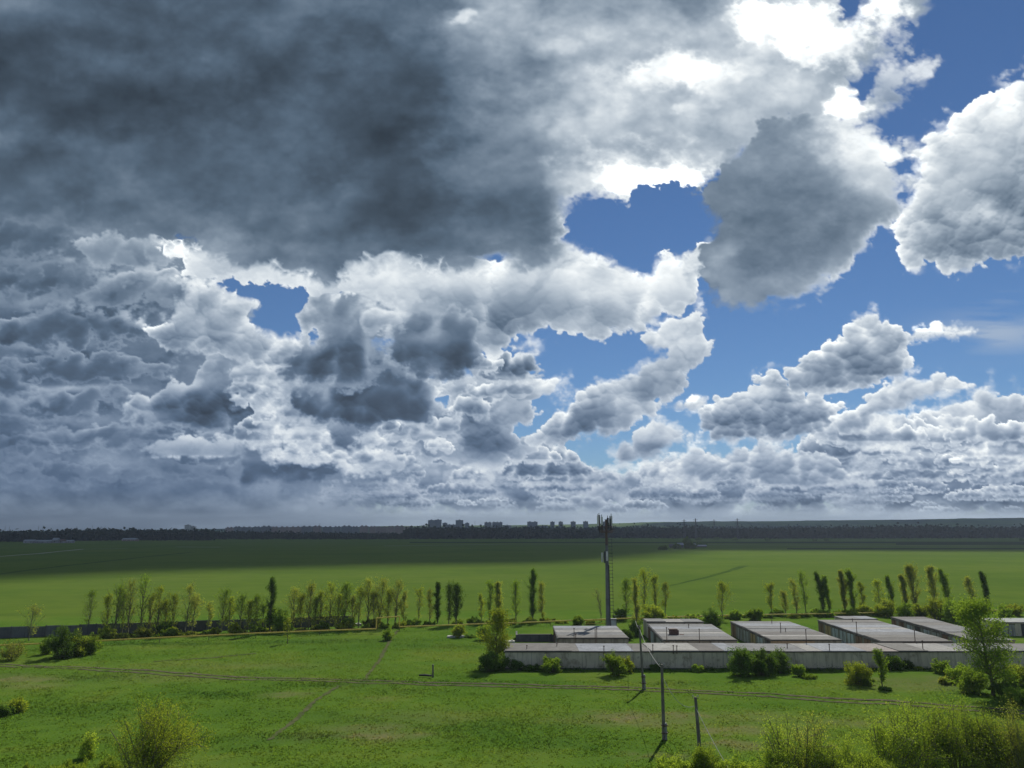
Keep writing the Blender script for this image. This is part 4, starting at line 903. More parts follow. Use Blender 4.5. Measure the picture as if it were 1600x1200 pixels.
def pole(px, py, tx, ty, label, r=.13, foot=True):
    g = np.array(G(px, py)); top = np.array(at(tx, ty, g[1])); o = thing('utility_pole', label, 'pole', g, 'utility poles in the meadow'); t_ = top-g
    m = MB(); m.tube([(0, 0, -.5), t_*.5, t_], [r*1.15, r, r*.8], 8); m.build('shaft', WOOD, o)
    if foot:
        m = MB(); m.tube([(.16, -.1, -.5), t_*.23+np.array((.16, -.1, 0))], .13, 6); m.build('concrete_stub', CPOST, o)
        m = MB(); m.tube([t_*.10+np.array((.07, -.05, -.05)), t_*.10+np.array((.07, -.05, .05))], .30, 8); m.tube([t_*.2+np.array((.07, -.05, -.05)), t_*.2+np.array((.07, -.05, .05))], .30, 8); m.build('binding', RUST, o)
    m = MB()
    for s in (-1, 1):
        m.tube([t_*.965, t_*.965+np.array((.22*s, 0, .05)), t_*.965+np.array((.22*s, 0, .2))], .022, 5)
    m.build('bracket', STEEL_D, o)
    for s in (-1, 1):
        m = MB(); m.tube([t_*.965+np.array((.22*s, 0, .2)), t_*.965+np.array((.22*s, 0, .25)), t_*.965+np.array((.22*s, 0, .33))], [.05, .06, .035], 6); m.build('insulator', LITE, o)
    return top
p1 = pole(1005.5, 1077, 999, 978, 'slim pole standing on the dirt road, farthest of the three'); p2 = pole(1037.5, 1157, 1034, 1038, 'tallest looking pole with a thick bound foot, in front of the dirt road', .15)
p3 = pole(1094, 1178, 1086.5, 1089, 'short dark pole rising from the leafy undergrowth', .15, False)
def wire(a, b, sag, label, r=.022):
    a = np.array(a); b = np.array(b); o = thing('overhead_wire', label, 'wire', a, 'slack wires between the poles'); m = MB()
    m.tube([(b-a)*i/14+np.array((0, 0, -sag*4*(i/14)*(1-i/14))) for i in range(15)], r, 4); m.build('cable', LITE, o)
wire(np.array(at(875+118, 970, 119)), p1+np.array((0, 0, -.3)), .3, 'pale wire from the far garages to the farthest pole')
wire(p1+np.array((0, 0, -.35)), p2+np.array((0, 0, -.35)), .55, 'pale wire from the farthest pole to the tallest pole')
wire(p2+np.array((.05, 0, -1.1)), p3+np.array((0, 0, -.7)), 1.0, 'slack wire from the tallest pole to the short pole')
wire(p3+np.array((0, 0, -.9)), G(1160, 1235, .5), .25, 'pale stay wire running down right from the short pole')
# short post and fallen log in the left meadow
g = np.array(G(676.5, 1057)); o = thing('short_post', 'short dark wooden post alone in the meadow', 'post', g)
m = MB(); m.tube([(0, 0, -.2), (-.03, 0, 1.45)], [.13, .11], 7); m.build('stake', WOOD, o); m = MB(); m.tube([(-.03, 0, 1.453), (-.03, 0, 1.5)], [.13, .06], 7); m.build('cap', STEEL_D, o)
a = np.array(G(655, 1056.5)); b = np.array(G(674.5, 1057.5)); o = thing('fallen_log', 'dark log lying beside the short post', 'log', a)
m = MB(); d = b-a; m.tube([(0, 0, .12), d*.5+np.array((0, 0, .16)), d+np.array((0, 0, .12))], [.12, .15, .11], 7); m.build('trunk', TAR, o)

# ---------------------------------------------------------------- cell mast
STEEL = surf_mat('galvanised_steel', (.10, .105, .115), (.16, .165, .175), .8, .75); PANEL = surf_mat('antenna_white', (.50, .50, .50), (.66, .66, .66), 1, .5); REDP = surf_mat('mast_red', (.085, .055, .05), (.13, .08, .072), 1, .6)
g = np.array(G(951, 992.3)); top = np.array(at(946.5, 826, g[1]))[2]; D0 = g[1]; M = D0/FPX    # metres per photo pixel at the mast
Z = lambda py: CAM_H+D0*(HORIZON-py)/FPX
o = thing('cell_mast', 'tall grey tapered mast carrying antennas behind the first garage row', 'mast', g)
seg = [(-.5, .46), (Z(930), .40), (Z(880), .33), (Z(850), .26), (Z(812), .19)]
for i, ((z0, r0), (z1, r1)) in enumerate(zip(seg, seg[1:])):
    s = MB(); s.tube([(0, 0, z0), (0, 0, z1-.02)], [r0, r1], 12); sg = s.build('shaft', STEEL if i < 3 else REDP, o, smooth=False)
    f = MB(); f.tube([(0, 0, z1-.07), (0, 0, z1)], r1+.09, 12); f.build('flange', STEEL_D, sg)
m = MB(); z = Z(955)
k = 0
while z < Z(838):
    m.tube([(.3, -.05, z), (.36+.75, -.05, z)], .035, 4); z += .62
for xx in (.95,): m.tube([(xx, -.05, Z(955)), (xx, -.05, Z(838))], .03, 4)
m.build('ladder', STEEL_D, o)
m = MB(); m.tube([(0, 0, Z(832)), (0, 0, Z(830))], [1.15, 1.2], 12); m.build('platform', REDP, o)
m = MB()
for zz in (Z(829), Z(823)):
    pr = [(1.25*math.cos(a), 1.25*math.sin(a), zz) for a in np.linspace(0, 2*math.pi, 13)]; m.tube(pr, .05, 4)
for a in np.linspace(0, 2*math.pi, 9)[:-1]: m.tube([(1.25*math.cos(a), 1.25*math.sin(a), Z(831)), (1.25*math.cos(a), 1.25*math.sin(a), Z(822))], .04, 4)
m.build('guard_rail', REDP, o)
for k, (px, y0, y1, dep, mt) in enumerate(((934, 822, 807, -.2, PANEL), (936.5, 829, 805.5, .5, STEEL_D), (939.5, 820, 808, -.6, PANEL), (949.5, 826, 809.5, .3, STEEL_D), (952.5, 827, 811, -.5, STEEL_D), (955, 824, 806.5, .2, PANEL), (953.5, 819, 810, .9, PANEL), (941, 831, 818, .8, STEEL_D))):
    x = (px-946.8)*M; m = MB(); m.tube([(x, dep, Z(y0)-.6), (x, dep, Z(y1)+.4)], .06, 5); br = m.build('antenna_pipe', STEEL_D, o)
    m = MB(); m.box(x-.17, x+.17, dep-.32, dep-.10, Z(y0), Z(y1)); m.build('antenna_panel', mt, br)
    m = MB(); m.tube([(x, dep, (Z(y0)+Z(y1))/2), (0, 0, Z(828))], .045, 4); m.build('bracket', STEEL_D, br)
for k, (px, y0, y1, dep, mt) in enumerate(((940, 876, 862, -.1, PANEL), (943.3, 877, 860, -.7, STEEL_D), (946.6, 874, 860, -.75, PANEL))):
    x = (px-947.2)*M; m = MB(); m.box(x-.16, x+.16, dep-.16, dep+.1, Z(y0), Z(y1)); m.build('antenna_panel', mt, o)
m = MB(); m.tube([(-.9, -.1, Z(868)), (0, 0, Z(868))], .05, 4); m.tube([(-.5, -.7, Z(865)), (0, 0, Z(865))], .05, 4); m.tube([(0, -.75, Z(864)), (0, 0, Z(864))], .05, 4); m.build('mount', STEEL_D, o)
m = MB(); m.tube([(.33, -.35, .1), (.30, -.3, Z(880))], .08, 5); m.build('cable_run', TAR, o)
m = MB(); m.box(-1.3, 1.3, -1.3, 1.3, -.3, .35); m.build('foundation', CONC, o)
g = np.array(G(957.5, 990)); o = thing('equipment_cabinet', 'pale blue grey cabinet standing right of the mast foot', 'cabinet', g)
m = MB(); m.box(-.55, .75, 0, .9, .15, 2.5); m.build('body', DOORS[0], o); m = MB(); m.box(-.62, .82, -.07, .97, 2.503, 2.62); m.build('lid', STEEL, o); m = MB(); m.box(-.45, .65, -.04, -.004, .3, 2.3); m.build('door', DOORS[3], o); m = MB(); m.box(-.5, .7, .05, .85, -.1, .147); m.build('plinth', CONC, o)

# ---------------------------------------------------------------- scrap yard on the far field
for px, py, wp, hp, lb, rm in ((1052, 856, 9, 6, 'dark shed at the left of the scrap yard on the field', ROOF_D), (1064, 855.5, 8, 7, 'taller shed in the middle of the scrap yard', METAL_ROOF), (1083, 854.8, 10, 5, 'low pale roofed shed right of the middle of the scrap yard', METAL_ROOF), (1096, 855, 16, 3.5, 'long low shed with light roof at the right of the scrap yard', METAL_ROOF)):
    house(px-wp/2, px+wp/2, py, hp, CONC_D, rm, lb, 'sheds of the scrap yard', 'shed', 'shed')
# ---------------------------------------------------------------- trees and bushes
BARK = surf_mat('bark', (.11, .10, .06), (.18, .165, .10), 3, .95); BARK_P = surf_mat('bark_pale', (.12, .112, .08), (.19, .18, .13), 3, .95)
def unit(v): return v/(np.linalg.norm(v)+1e-9)
def tree(name, label, cat, px, ytop, ybase, wpx, style, leaf, lean=0, seed=0, dens=1.0, group=None, leafsize=None, bark=None):
    """style: slim (poplar), loose (open upright crown), bare (few leaves), round (spreading), shrub (many stems)"""
    rg = np.random.default_rng(seed+17); g = np.array(G(px, ybase)); M = g[1]/FPX
    h = CAM_H-g[1]*(ytop-HORIZON)/FPX; w = max(.5, wpx*M*(.82 if style == 'slim' else 1)); hw = w/2; lx = lean*M
    o = thing(name, label, cat, g, group)
    W = MB(); tips = []; bark = bark or BARK
    def limb(p, d, ln, r, lv, bend=.25):
        q = [p]; dd = d.copy(); n = 4
        for i in range(n):
            dd = unit(dd+rg.normal(size=3)*.13+np.array((lx/h*.15, 0, bend*.25))); q.append(q[-1]+dd*ln/n)
        W.tube(q, list(np.linspace(r, max(.012, r*.35), n+1)), 4 if r > .04 else 3, False)
        for i in range(1, n+1): tips.append((q[i], ln, lv, i/n))
        if lv > 0:
            k = 3 if lv > 1 else 2
            for j in range(k):
                i = rg.integers(1, n); b = q[i]; d2 = unit(dd+rg.normal(size=3)*({'slim': .4, 'loose': .5, 'bare': .5}.get(style, .75))); limb(b, d2, ln*rg.uniform(.38, .6), r*.5, lv-1, bend)
    if style == 'shrub':
        ns = int(9+w*3.2)
        for i in range(ns):
            a = rg.random()*2*math.pi; rr = math.sqrt(rg.random()); d = unit(np.array((math.cos(a)*rr*hw*.85+lx*.6, math.sin(a)*rr*hw*.7, h*(1-.35*rr*rr))))
            limb(np.array((math.cos(a)*.12*w*rr, math.sin(a)*.12*w*rr, -.1)), d, math.sqrt((rr*hw*.85)**2+(h*(1-.45*rr*rr))**2)*rg.uniform(.72, .98), .022+.007*h, 2, .1)
    else:
        tr = [np.array((0., 0, -.2))]; n = 8; wob = rg.normal(size=(n+1, 2))*.02*h
        for i in range(1, n+1): tr.append(np.array((lx*(i/n)**1.6+wob[i, 0]*.5, wob[i, 1]*.5, h*.96*i/n)))
        r0 = {'slim': .014, 'loose': .012, 'bare': .010, 'round': .02}[style]*h+.03
        W.tube(tr, list(np.linspace(r0, .02, n+1)), 6, False)
        P = lambda u: tr[min(n-1, int(u*n))]+(tr[min(n, int(u*n)+1)]-tr[min(n-1, int(u*n))])*(u*n-int(u*n))
        nl = {'slim': 46, 'loose': 30, 'bare': 18, 'round': 34}[style]
        lo = {'slim': .05, 'loose': .08, 'bare': .10, 'round': .06}[style]
        for i in range(nl):
            u = lo+(1-lo)*((i+rg.random())/nl)*.97; a = rg.random()*2*math.pi
            v = (u-lo)/(1-lo)
            env = {'slim': .55+.6*math.sin(math.pi*min(1, v*1.05+.12)), 'loose': .45+.55*math.sin(math.pi*(v*.82+.14)), 'bare': math.sin(math.pi*(v*.8+.15))**.8+.1, 'round': math.sin(math.pi*(v*.8+.17))**.55+.1}[style]
            out = {'slim': .30, 'loose': .42, 'bare': .45, 'round': 1.0}[style]*rg.uniform(.75, 1.25)
            d = unit(np.array((math.cos(a)*out, math.sin(a)*out, 1.0 if style != 'round' else .75)))
            ln = min(hw*env/(out/math.sqrt(1+out*out)), h*(1.04-u)+.3)*rg.uniform(.55, .95)
            limb(P(u), d, ln, r0*(.40-.22*v), 1 if h < 4 or style in ('slim', 'loose') else 2)
        for q in tr[int(n*.6):]: tips.append((q, .8, 0, 1))
    W.build('trunk', bark, o)
    # leaves in clumps along the twigs
    T = np.array([q[0] for q in tips]); lv = np.array([q[2] for q in tips]); fr = np.array([q[3] for q in tips])
    keep = (lv < 2) | (fr > .6); T = T[keep]
    clump = rg.random(len(T)); T = T[clump > .22] if style not in ('slim',) else T
    per = {'slim': 8, 'loose': 6.5, 'bare': 1.6, 'round': 15, 'shrub': 11}[style]*dens
    k = rg.poisson(per, len(T)); C_ = np.repeat(T, k, 0)
    sg = {'slim': .15, 'loose': .22, 'bare': .24, 'round': .34, 'shrub': .05+.05*h**.8}[style]
    sg = sg*max(.55, min(1.3, h/7)) if style != 'shrub' else sg
    L = C_+rg.normal(size=C_.shape)*sg; L[:, 2] = np.maximum(L[:, 2], .05)
    ls = leafsize or {'slim': .08, 'loose': .085, 'bare': .08, 'round': .10, 'shrub': .09}[style]*max(1, g[1]/125)
    if len(L) > 42000: L = L[rg.permutation(len(L))[:42000]]
    V, F = quads_at(L, ls, rg)
    link('crown' if style != 'shrub' else 'foliage', fast_mesh('crown', V, F), leaf, o)
ORD = ['first', 'second', 'third', 'fourth', 'fifth', 'sixth', 'seventh', 'eighth', 'ninth', 'tenth', 'eleventh', 'twelfth', 'thirteenth', 'fourteenth', 'fifteenth', 'sixteenth', 'seventeenth', 'eighteenth', 'nineteenth', 'twentieth', 'twenty-first', 'twenty-second', 'twenty-third', 'twenty-fourth', 'twenty-fifth', 'twenty-sixth', 'twenty-seventh', 'twenty-eighth', 'twenty-ninth', 'thirtieth', 'thirty-first', 'thirty-second']
LOOK = {('slim', 'D'): 'dense dark columnar poplar', ('slim', 'M'): 'leafy green columnar poplar', ('loose', 'D'): 'dark green open crowned poplar', ('loose', 'M'): 'green open crowned poplar', ('loose', 'Y'): 'yellow-green open crowned poplar', ('loose', 'B'): 'olive budding open poplar', ('bare', 'B'): 'nearly bare thin poplar', ('bare', 'Y'): 'pale thinly leaved poplar', ('slim', 'B'): 'olive budding columnar poplar', ('slim', 'Y'): 'yellow-green columnar poplar', ('round', 'M'): 'round green tree', ('bare', 'M'): 'thin poplar with sparse green leaves'}
LM = {'W': LEAF_WILLOW, 'D': LEAF_DARK, 'M': LEAF_MID, 'Y': LEAF_YEL, 'B': LEAF_BUD}
def tree_row(rows, place, group, s0):
    for i, (px, yt, yb, wp, st, lf, ln, dn) in enumerate(sorted(rows)):
        h = CAM_H-G(px, yb)[1]*(yt-HORIZON)/FPX
        tree('poplar_tree', f"{'tall ' if h > 9.6 else 'short ' if h < 7 else ''}{LOOK[(st, lf)]}, {ORD[i]} from left {place}", 'tree', px, yt, yb, wp, st, LM[lf], ln, s0+i, dn, group, bark=BARK_P if st == 'bare' else None)
tree_row([(45, 938, 1001, 26, 'bare', 'B', 3, 1), (137, 920, 992, 22, 'bare', 'M', 2, 1.6), (178, 912, 994, 36, 'loose', 'M', 3, 0.9), (199, 905, 993, 26, 'loose', 'B', 0, 0.8), (218, 897, 992, 26, 'loose', 'M', 3, 1.0), (245, 914, 991, 26, 'loose', 'Y', 2, 0.8), (268, 925, 990, 24, 'loose', 'Y', 0, 0.7), (289, 910, 990, 30, 'bare', 'B', 4, 1.9), (165, 925, 993, 22, 'loose', 'Y', 0, 0.8), (190, 920, 992, 26, 'loose', 'M', -2, 0.8), (232, 925, 991, 24, 'loose', 'B', 2, 0.8), (257, 935, 990, 22, 'bare', 'Y', 0, 2.2), (300, 925, 989, 22, 'bare', 'B', 2, 2), (357, 930, 988, 24, 'loose', 'Y', 0, 0.8), (386, 935, 988, 24, 'loose', 'Y', 2, 0.8), (410, 940, 987, 18, 'bare', 'M', 0, 2), (325, 938, 988, 12, 'bare', 'B', 0, 1.2), (346, 918, 988, 28, 'loose', 'M', 3, 0.8), (375, 925, 988, 32, 'loose', 'M', 0, 0.8), (398, 926, 987, 26, 'loose', 'M', 2, 0.7), (421.5, 900, 988, 13, 'slim', 'D', 0, 1.5)],
         'before the dark columnar poplar', 'poplars along the concrete fence', 100)
tree_row([(458, 916, 984, 28, 'loose', 'B', 0, 0.9), (481, 908, 984, 28, 'loose', 'B', 3, 0.9), (470, 925, 984, 24, 'loose', 'Y', -2, 0.8), (492, 930, 983, 24, 'loose', 'M', 0, 0.7), (527, 925, 982, 24, 'loose', 'Y', 2, 0.8), (550, 928, 981, 24, 'loose', 'B', 0, 0.8), (584, 920, 980, 22, 'bare', 'Y', -2, 2.4), (606, 918, 979, 24, 'loose', 'Y', 0, 0.9), (630, 922, 978, 16, 'bare', 'B', 2, 2), (500, 920, 983, 24, 'loose', 'Y', 0, 0.7), (514, 906, 983, 26, 'loose', 'Y', 0, 0.8), (539, 909, 982, 30, 'loose', 'M', 0, 1.2), (560, 914, 981, 24, 'bare', 'Y', 2, 2), (574, 902, 980, 24, 'loose', 'B', 0, 0.9), (594, 902, 979, 28, 'loose', 'B', 2, 1), (618, 903, 979, 24, 'loose', 'B', 3, 0.8)],
         'before the raised pipe', 'poplars along the concrete fence', 150)
tree_row([(654, 916, 974, 18, 'bare', 'Y', 2, 1.2), (671, 916, 974, 10, 'bare', 'B', 0, 1.5), (683.5, 906, 974, 8, 'slim', 'D', 0, 1.3), (701, 911, 976, 16, 'loose', 'D', 2, 1.1), (713, 910, 976, 17, 'slim', 'D', 0, 1.4), (752, 925, 972, 12, 'bare', 'Y', 0, 1.5), (765, 906, 972, 15, 'loose', 'M', 2, 1.1), (778, 907, 972, 13, 'slim', 'B', 0, 1.1), (807, 905, 972, 17, 'loose', 'M', -2, 1.0), (833, 887, 971, 13, 'slim', 'D', 0, 1.5), (848, 907, 971, 14, 'loose', 'B', -2, 1.1)],
         'left of the mast', 'poplars between fence and mast', 200)
tree_row([(978, 902, 966, 18, 'loose', 'M', 2, 1), (994, 901, 990, 13, 'slim', 'B', 0, .9), (1008, 888, 964, 24, 'loose', 'Y', 0, 1.0), (1024, 896, 963, 20, 'loose', 'Y', 2, .9), (1040, 908, 962, 14, 'bare', 'Y', 2, 1.5), (1129, 908, 968, 24, 'bare', 'Y', 2, 2.4), (1205, 908, 961, 20, 'bare', 'Y', 2, 2), (1228, 920, 961, 14, 'loose', 'B', -3, .8), (1245, 903, 961, 12, 'loose', 'B', -4, .8), (1260, 892, 959, 15, 'bare', 'M', -6, 2.4), (1287, 892, 959, 11, 'slim', 'D', -7, 1.2), (1296, 898, 959, 10, 'slim', 'M', -5, 1.2), (1322, 889, 959, 11, 'slim', 'B', -3, 1.3), (1334, 888, 959, 14, 'slim', 'M', -4, 1.4),
          (1350, 906, 958, 10, 'bare', 'Y', -3, 2), (1376, 904, 957, 16, 'bare', 'Y', -3, 2), (1396, 898, 950, 12, 'slim', 'M', -6, 1.0), (1417, 896, 956, 11, 'slim', 'B', -4, 1.2), (1431, 881, 956, 21, 'slim', 'B', -6, 1.3), (1463, 882, 955, 16, 'slim', 'B', -4, 1.1), (1483, 888, 952, 14, 'slim', 'M', -8, 1.1), (1522, 900, 955, 18, 'loose', 'B', -5, 1.1), (1546, 890, 952, 9, 'slim', 'D', -8, 1.1)],
         'behind the garages', 'wind bent poplars behind the garages', 300)
tree('dead_tree', 'thin leafless leaning tree left of the mast', 'tree', 940, 916, 972, 12, 'bare', LEAF_BUD, -8, 401, .15)
tree('leafy_tree', 'large leafy green tree in front of the right garages', 'tree', 1552, 934, 1086, 66, 'round', LEAF_MID, -12, 402, 1.0)
tree('young_tree', 'slender young tree before the front garage wall, left of dark bushes', 'tree', 1379, 1006, 1072, 18, 'loose', LEAF_MID, -6, 403, 1.6)
tree('pale_willow', 'tall yellow-green willow at the left end of the garages', 'tree', 775, 948, 1040, 40, 'round', LEAF_YEL, 4, 404, .55)
tree('roadside_sapling', 'thin sapling with a few leaves under the yellow pipe', 'tree', 449, 960, 1006, 14, 'bare', LEAF_YEL, 0, 405, 2.5)
def bush(px, yt, yb, wp, lf, label, dn=1.0, group=None, seed=None, ls=None, lean=0):
    tree('bush', label, 'bush', px, yt, yb, wp, 'shrub', LM[lf], lean, seed or int(px*7+yt), dn, group, ls)
gF = 'bushes along the pipe and the fence'
for px, yt, yb, wp, lf, dn, lb in ((100, 975, 1027, 46, 'D', 2.0, 'big dark bush before the left end of the fence'), (118, 978, 1024, 30, 'Y', 1.4, 'yellow-green bush leaning on the big dark bush'), (137, 984, 1022, 30, 'M', 1.2, 'light green bush right of the big dark bush'), (20, 990, 1030, 44, 'B', .35, 'twiggy bush at the far left edge by the pipe'), (72, 990, 1022, 16, 'M', .7, 'thin bush left of the big dark bush'),
        (254, 960, 990, 20, 'D', 1.2, 'dark bush between two poplars at the fence'), (270, 972, 992, 18, 'Y', 1.2, 'small yellow-green bush by the pipe under the poplars'), (438, 944, 988, 22, 'M', 1.6, 'green bush right of the dark columnar poplar'), (605, 972, 1001, 13, 'M', 1.4, 'small upright bush on the footpath by the raised pipe'), (717, 966, 996, 14, 'Y', 1.2, 'small yellow-green bush over the pale slab'), (733, 984, 996, 22, 'D', 1.2, 'low dark bush right of the pale slab'), (757, 966, 1000, 18, 'M', .9, 'loose green bush left of the tall willow'), (618, 968, 981, 12, 'Y', 1.1, 'small pale bush at the right leg of the raised pipe')):
    bush(px, yt, yb, wp, lf, lb, dn, gF)
_r = random.Random(8); _n = 0
for _x in list(range(150, 640, 19)):
    _yb = np.interp(_x, [150, 400, 640], [998, 988, 980]); _lf = _r.choice('MYYBM')
    bush(_x+_r.uniform(-7, 7), _yb-_r.uniform(9, 26), _yb+_r.uniform(-1, 2), _r.uniform(14, 30), _lf, f"low {dict(M='green', Y='pale yellow-green', B='olive')[_lf]} undergrowth shrub, {ORD[_n]} from the left beneath the fence poplars", 1.2, 'undergrowth beneath the fence poplars', 700+_n); _n += 1
_n = 0
for _x in (648, 668, 692, 716, 742, 772, 798, 826, 852, 876, 1052, 1076, 1140, 1164, 1196, 1236, 1256, 1290, 1302, 1326, 1344, 1366):
    _yb = np.interp(_x, [640, 900, 1400], [976, 972, 960]); _lf = _r.choice('MYYM')
    bush(_x+_r.uniform(-4, 4), _yb-_r.uniform(7, 16), _yb+_r.uniform(-1, 2), _r.uniform(16, 34), _lf, f"low {dict(M='green', Y='pale yellow-green')[_lf]} shrub, {ORD[_n]} from the left in the field edge strip", 1.1, 'shrubs in the field edge strip', 760+_n); _n += 1
gG = 'bushes along the garage wall'
for px, yt, yb, wp, lf, dn, lb in ((768, 1008, 1047, 46, 'D', 1.8, 'dark bush at the left corner of the front garage wall'), (806, 1016, 1046, 20, 'D', .8, 'thin dark bush at the left end of the garage wall'), (830, 1027, 1047, 30, 'D', .8, 'low climbing bush on the garage wall'), (862, 1014, 1050, 38, 'M', 1.1, 'spreading green bush against the left garage wall'), (962, 1008, 1056, 26, 'M', 1.6, 'upright light green bush against the garage wall'), (978, 1012, 1050, 22, 'Y', .8, 'pale bush right of the upright light green bush'), (1025, 1024, 1047, 18, 'D', 1.4, 'small dark bush on the wall right of the first pole'), (1091, 1024, 1050, 16, 'M', 1, 'small green bush before the middle of the garage wall'),
        (1160, 1002, 1056, 44, 'D', 2.2, 'largest dark bush on the garage wall, left half'), (1190, 1006, 1054, 46, 'D', 2.0, 'largest dark bush on the garage wall, right half'), (1220, 1004, 1050, 26, 'D', 1.0, 'twiggy dark bush at the right of the largest dark bush'), (1249, 1024, 1056, 15, 'M', 1.3, 'narrow green bush standing clear of the garage wall'), (1265, 1040, 1060, 26, 'M', .8, 'low grey green bush beside the narrow green bush'), (1338, 1018, 1070, 36, 'Y', 1.2, 'bright yellow-green bush in front of the garage wall'), (1352, 1040, 1070, 22, 'M', 1.0, 'low green bush at the foot of the bright yellow-green bush'),
        (1396, 1010, 1048, 28, 'D', 1.3, 'dark bush behind the slender young tree'), (1418, 1018, 1046, 22, 'D', 1.4, 'compact dark bush on the garage wall'), (1435, 1028, 1048, 12, 'Y', 1, 'small yellow-green bush beside the compact dark bush'), (1384, 1058, 1078, 20, 'D', 1.4, 'dark low bush at the foot of the young tree'), (1470, 1018, 1052, 24, 'M', 1, 'loose green bush left of the large leafy tree'), (1500, 1024, 1066, 40, 'M', 1.2, 'broad green bush at the left foot of the large leafy tree'), (1520, 1030, 1082, 46, 'M', 1.1, 'taller bush merging with the large leafy tree'), (1480, 1042, 1068, 30, 'B', .8, 'brownish low bush left of the broad green bush'),
        (1592, 1020, 1070, 36, 'Y', 1.3, 'yellow-green bush at the right edge by the garages'), (1572, 1050, 1090, 44, 'D', 1.2, 'dark bush at the right foot of the large leafy tree'), (1585, 1060, 1100, 50, 'M', 1.2, 'dense green bush at the right edge below the leafy tree'), (1419, 1068, 1082, 8, 'D', 1, 'tiny dark bush in the dry grass')):
    bush(px, yt, yb, wp, lf, lb, dn, gG)
gB = 'shrubs between the mast and the crop field'
for px, yt, yb, wp, lf, dn, lb in ((905, 955, 978, 22, 'M', 1.2, 'green shrub left of the mast foot'), (922, 962, 976, 16, 'Y', 1.0, 'low pale shrub close to the mast foot'), (970, 944, 970, 18, 'D', 1.2, 'dark shrub just right of the mast'), (1022, 940, 972, 34, 'Y', 1.0, 'pale round shrub behind the rusty stump row'), (993, 962, 994, 14, 'D', 1.4, 'dark shrub at the foot of the olive poplar by the garages'), (978, 975, 1000, 22, 'D', 1.5, 'dark shrub in the gap between the first garages'), (1113, 944, 980, 22, 'D', 1.5, 'dark shrub behind the gap between garage rows'), (1150, 946, 968, 14, 'M', 1.2, 'small green shrub before the field'), (1180, 944, 970, 28, 'M', 1.6, 'broad green shrub behind the ochre ended row'), (1098, 958, 976, 16, 'M', 1.0, 'low green shrub beside the dark shrub'), (830, 958, 974, 20, 'Y', .8, 'low pale shrub under the poplars left of the mast'),
        (1385, 930, 964, 34, 'Y', 1.0, 'pale shrub below the short leaning poplar'), (1415, 938, 968, 30, 'M', 1.0, 'green shrub below the tallest right poplar'), (1437, 936, 966, 24, 'Y', .9, 'thin pale shrub left of the narrow row'), (1465, 926, 968, 34, 'Y', 1.1, 'tall pale shrub behind the narrow garage row'), (1492, 928, 972, 32, 'M', 1.1, 'green shrub behind the narrow garage row'), (1513, 930, 976, 26, 'M', 1.0, 'green shrub left of the large leafy tree top'), (1569, 940, 968, 18, 'M', .9, 'dark green shrub left of the white roof'), (1585, 936, 962, 30, 'Y', .8, 'pale shrub above the white roof'), (1350, 940, 962, 26, 'Y', .9, 'thin pale shrub below the bent poplars'), (1312, 948, 962, 22, 'M', .9, 'low green shrub at the foot of the twin poplars'), (1275, 946, 962, 20, 'M', .8, 'low green shrub left of the twin poplars'), (1215, 944, 963, 18, 'M', .7, 'thin green shrub right of the broad green shrub')):
    bush(px, yt, yb, wp, lf, lb, dn, gB)
gN = 'bushes in the near meadow'
bush(226, 1064, 1222, 120, 'Y', 'large yellow-green willow bush in the left foreground', 2.4, gN, 31, .055, 14)
bush(137, 1118, 1185, 26, 'W', 'thin pale shrub left of the large willow bush', .7, gN, 32, .075)
bush(8, 1082, 1117, 24, 'D', 'dark bush cut by the left edge', 1.6, gN, 33, .09); bush(25, 1070, 1112, 34, 'Y', 'pale bush behind the dark bush at the left edge', .45, gN, 34, .09)
bush(648, 1092, 1107, 13, 'D', 'small dark bush alone in the middle meadow', 1.3, gN, 35, .08)
bush(453, 1178, 1190, 12, 'D', 'tiny dark bush in the lower left meadow', 1.2, gN, 36, .07); bush(583, 1186, 1206, 34, 'D', 'low dark bush at the bottom edge', .8, gN, 37, .08); bush(935, 1158, 1175, 26, 'D', 'low green bush left of the bound pole', .9, gN, 38, .08)
bush(1184, 1138, 1162, 14, 'B', 'small brown leafless bush in the dry patch', .25, gN, 39, .07); bush(992, 1103, 1122, 16, 'B', 'brown tuft shrub on the dry patch left of the bound pole', .5, gN, 40, .08)
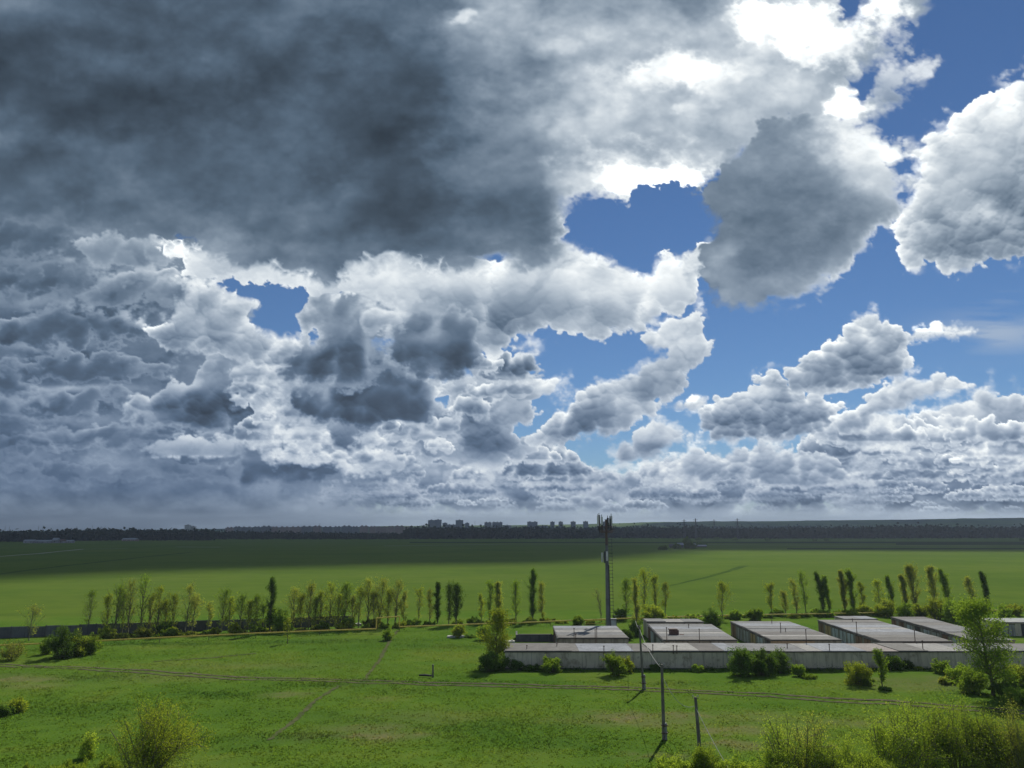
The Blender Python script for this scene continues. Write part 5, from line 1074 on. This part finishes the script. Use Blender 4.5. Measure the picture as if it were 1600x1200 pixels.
for px, yt, yb, wp, lf, dn, lb in ((30, 1190, 1214, 60, 'W', .8, 'low green bush at the bottom left corner'), (110, 1180, 1212, 62, 'W', .9, 'low pale bush left of the willow at the bottom edge'), (165, 1172, 1216, 40, 'W', .8, 'green bush at the foot of the willow'),
        (1050, 1168, 1222, 56, 'W', 1.2, 'leafy green bush left of the short pole at the bottom'), (1105, 1150, 1215, 46, 'W', 1.2, 'leafy bush wrapping the foot of the short pole'), (1150, 1172, 1225, 60, 'W', 1.1, 'pale leafy bush right of the short pole at the bottom'), (1000, 1186, 1222, 50, 'W', .8, 'low pale bush at the bottom, first of the right undergrowth'),
        (1222, 1112, 1224, 58, 'W', .7, 'tall thin yellow-green shrub, left of the right foreground thicket'), (1262, 1104, 1222, 60, 'B', .55, 'budding twiggy shrub beside the tall thin one'), (1300, 1140, 1228, 70, 'W', .9, 'lower green shrub in the right foreground thicket'), (1215, 1165, 1232, 60, 'W', 1.0, 'dense low green bush at the bottom right of the stay wire'),
        (1395, 1090, 1222, 84, 'W', .95, 'tall green shrub at the left of the large thicket'), (1445, 1082, 1218, 90, 'W', .9, 'tallest light green shrub of the large thicket'), (1500, 1080, 1214, 96, 'W', .95, 'broad green shrub right of the tallest light green shrub'), (1555, 1084, 1216, 90, 'W', .85, 'light green shrub right in the large thicket'), (1598, 1108, 1226, 80, 'B', .9, 'olive shrub at the right edge of the large thicket'), (1350, 1150, 1236, 80, 'W', 1.0, 'low green shrub in front of the large thicket')):
    bush(px, yt-16, yb, wp, lf, lb, dn*2.6, gN, None, .05)
gY = 'dark bushes on the far field'
for px, yt, yb, wp, lb in ((1036, 853.5, 859, 14, 'low dark bush left of the scrap yard'), (1073, 841, 853.5, 12, 'dark bush behind the scrap yard sheds'), (1077, 849, 857, 18, 'dark bush between the scrap yard sheds'), (1097, 848, 854, 16, 'dark bush behind the long low shed'), (1058, 850, 857.5, 14, 'dark bush between the left sheds'), (1074, 840.5, 844, 8, 'small bush at the foot of the left pylon'), (1092, 840.5, 844, 9, 'small bush at the foot of the darkest pylon'), (1120, 840, 843, 8, 'small bush at the foot of the thin pylon'), (1148, 840.5, 844, 8, 'small bush left of the lone pylon'), (1200, 841.5, 844.5, 9, 'dark bush on the field right of the pylons'), (1273.5, 841.5, 845.5, 5, 'left one of two dark bushes on the field strip'), (1292, 840, 845.5, 6, 'right one of two dark bushes on the field strip'), (1598, 842, 845, 9, 'dark bush on the field at the right edge')):
    bush(px, yt, yb, wp, 'D', lb, 1.0, gY, None, .9)

# ---------------------------------------------------------------- air
b = MB(); b.box(-6300, 6300, -6300, 6300, -2, 100)
hm, t, out = new_mat('air'); pv = N(t, 'VolumePrincipled'); pv.inputs['Color'].default_value = (.74, .84, 1, 1); pv.inputs['Density'].default_value = .00010; pv.inputs['Anisotropy'].default_value = .2
t.links.new(pv.outputs[0], out.inputs['Volume'])
tag(b.build('haze', hm), 'thin bluish air over the distant fields', 'haze', kind='stuff')
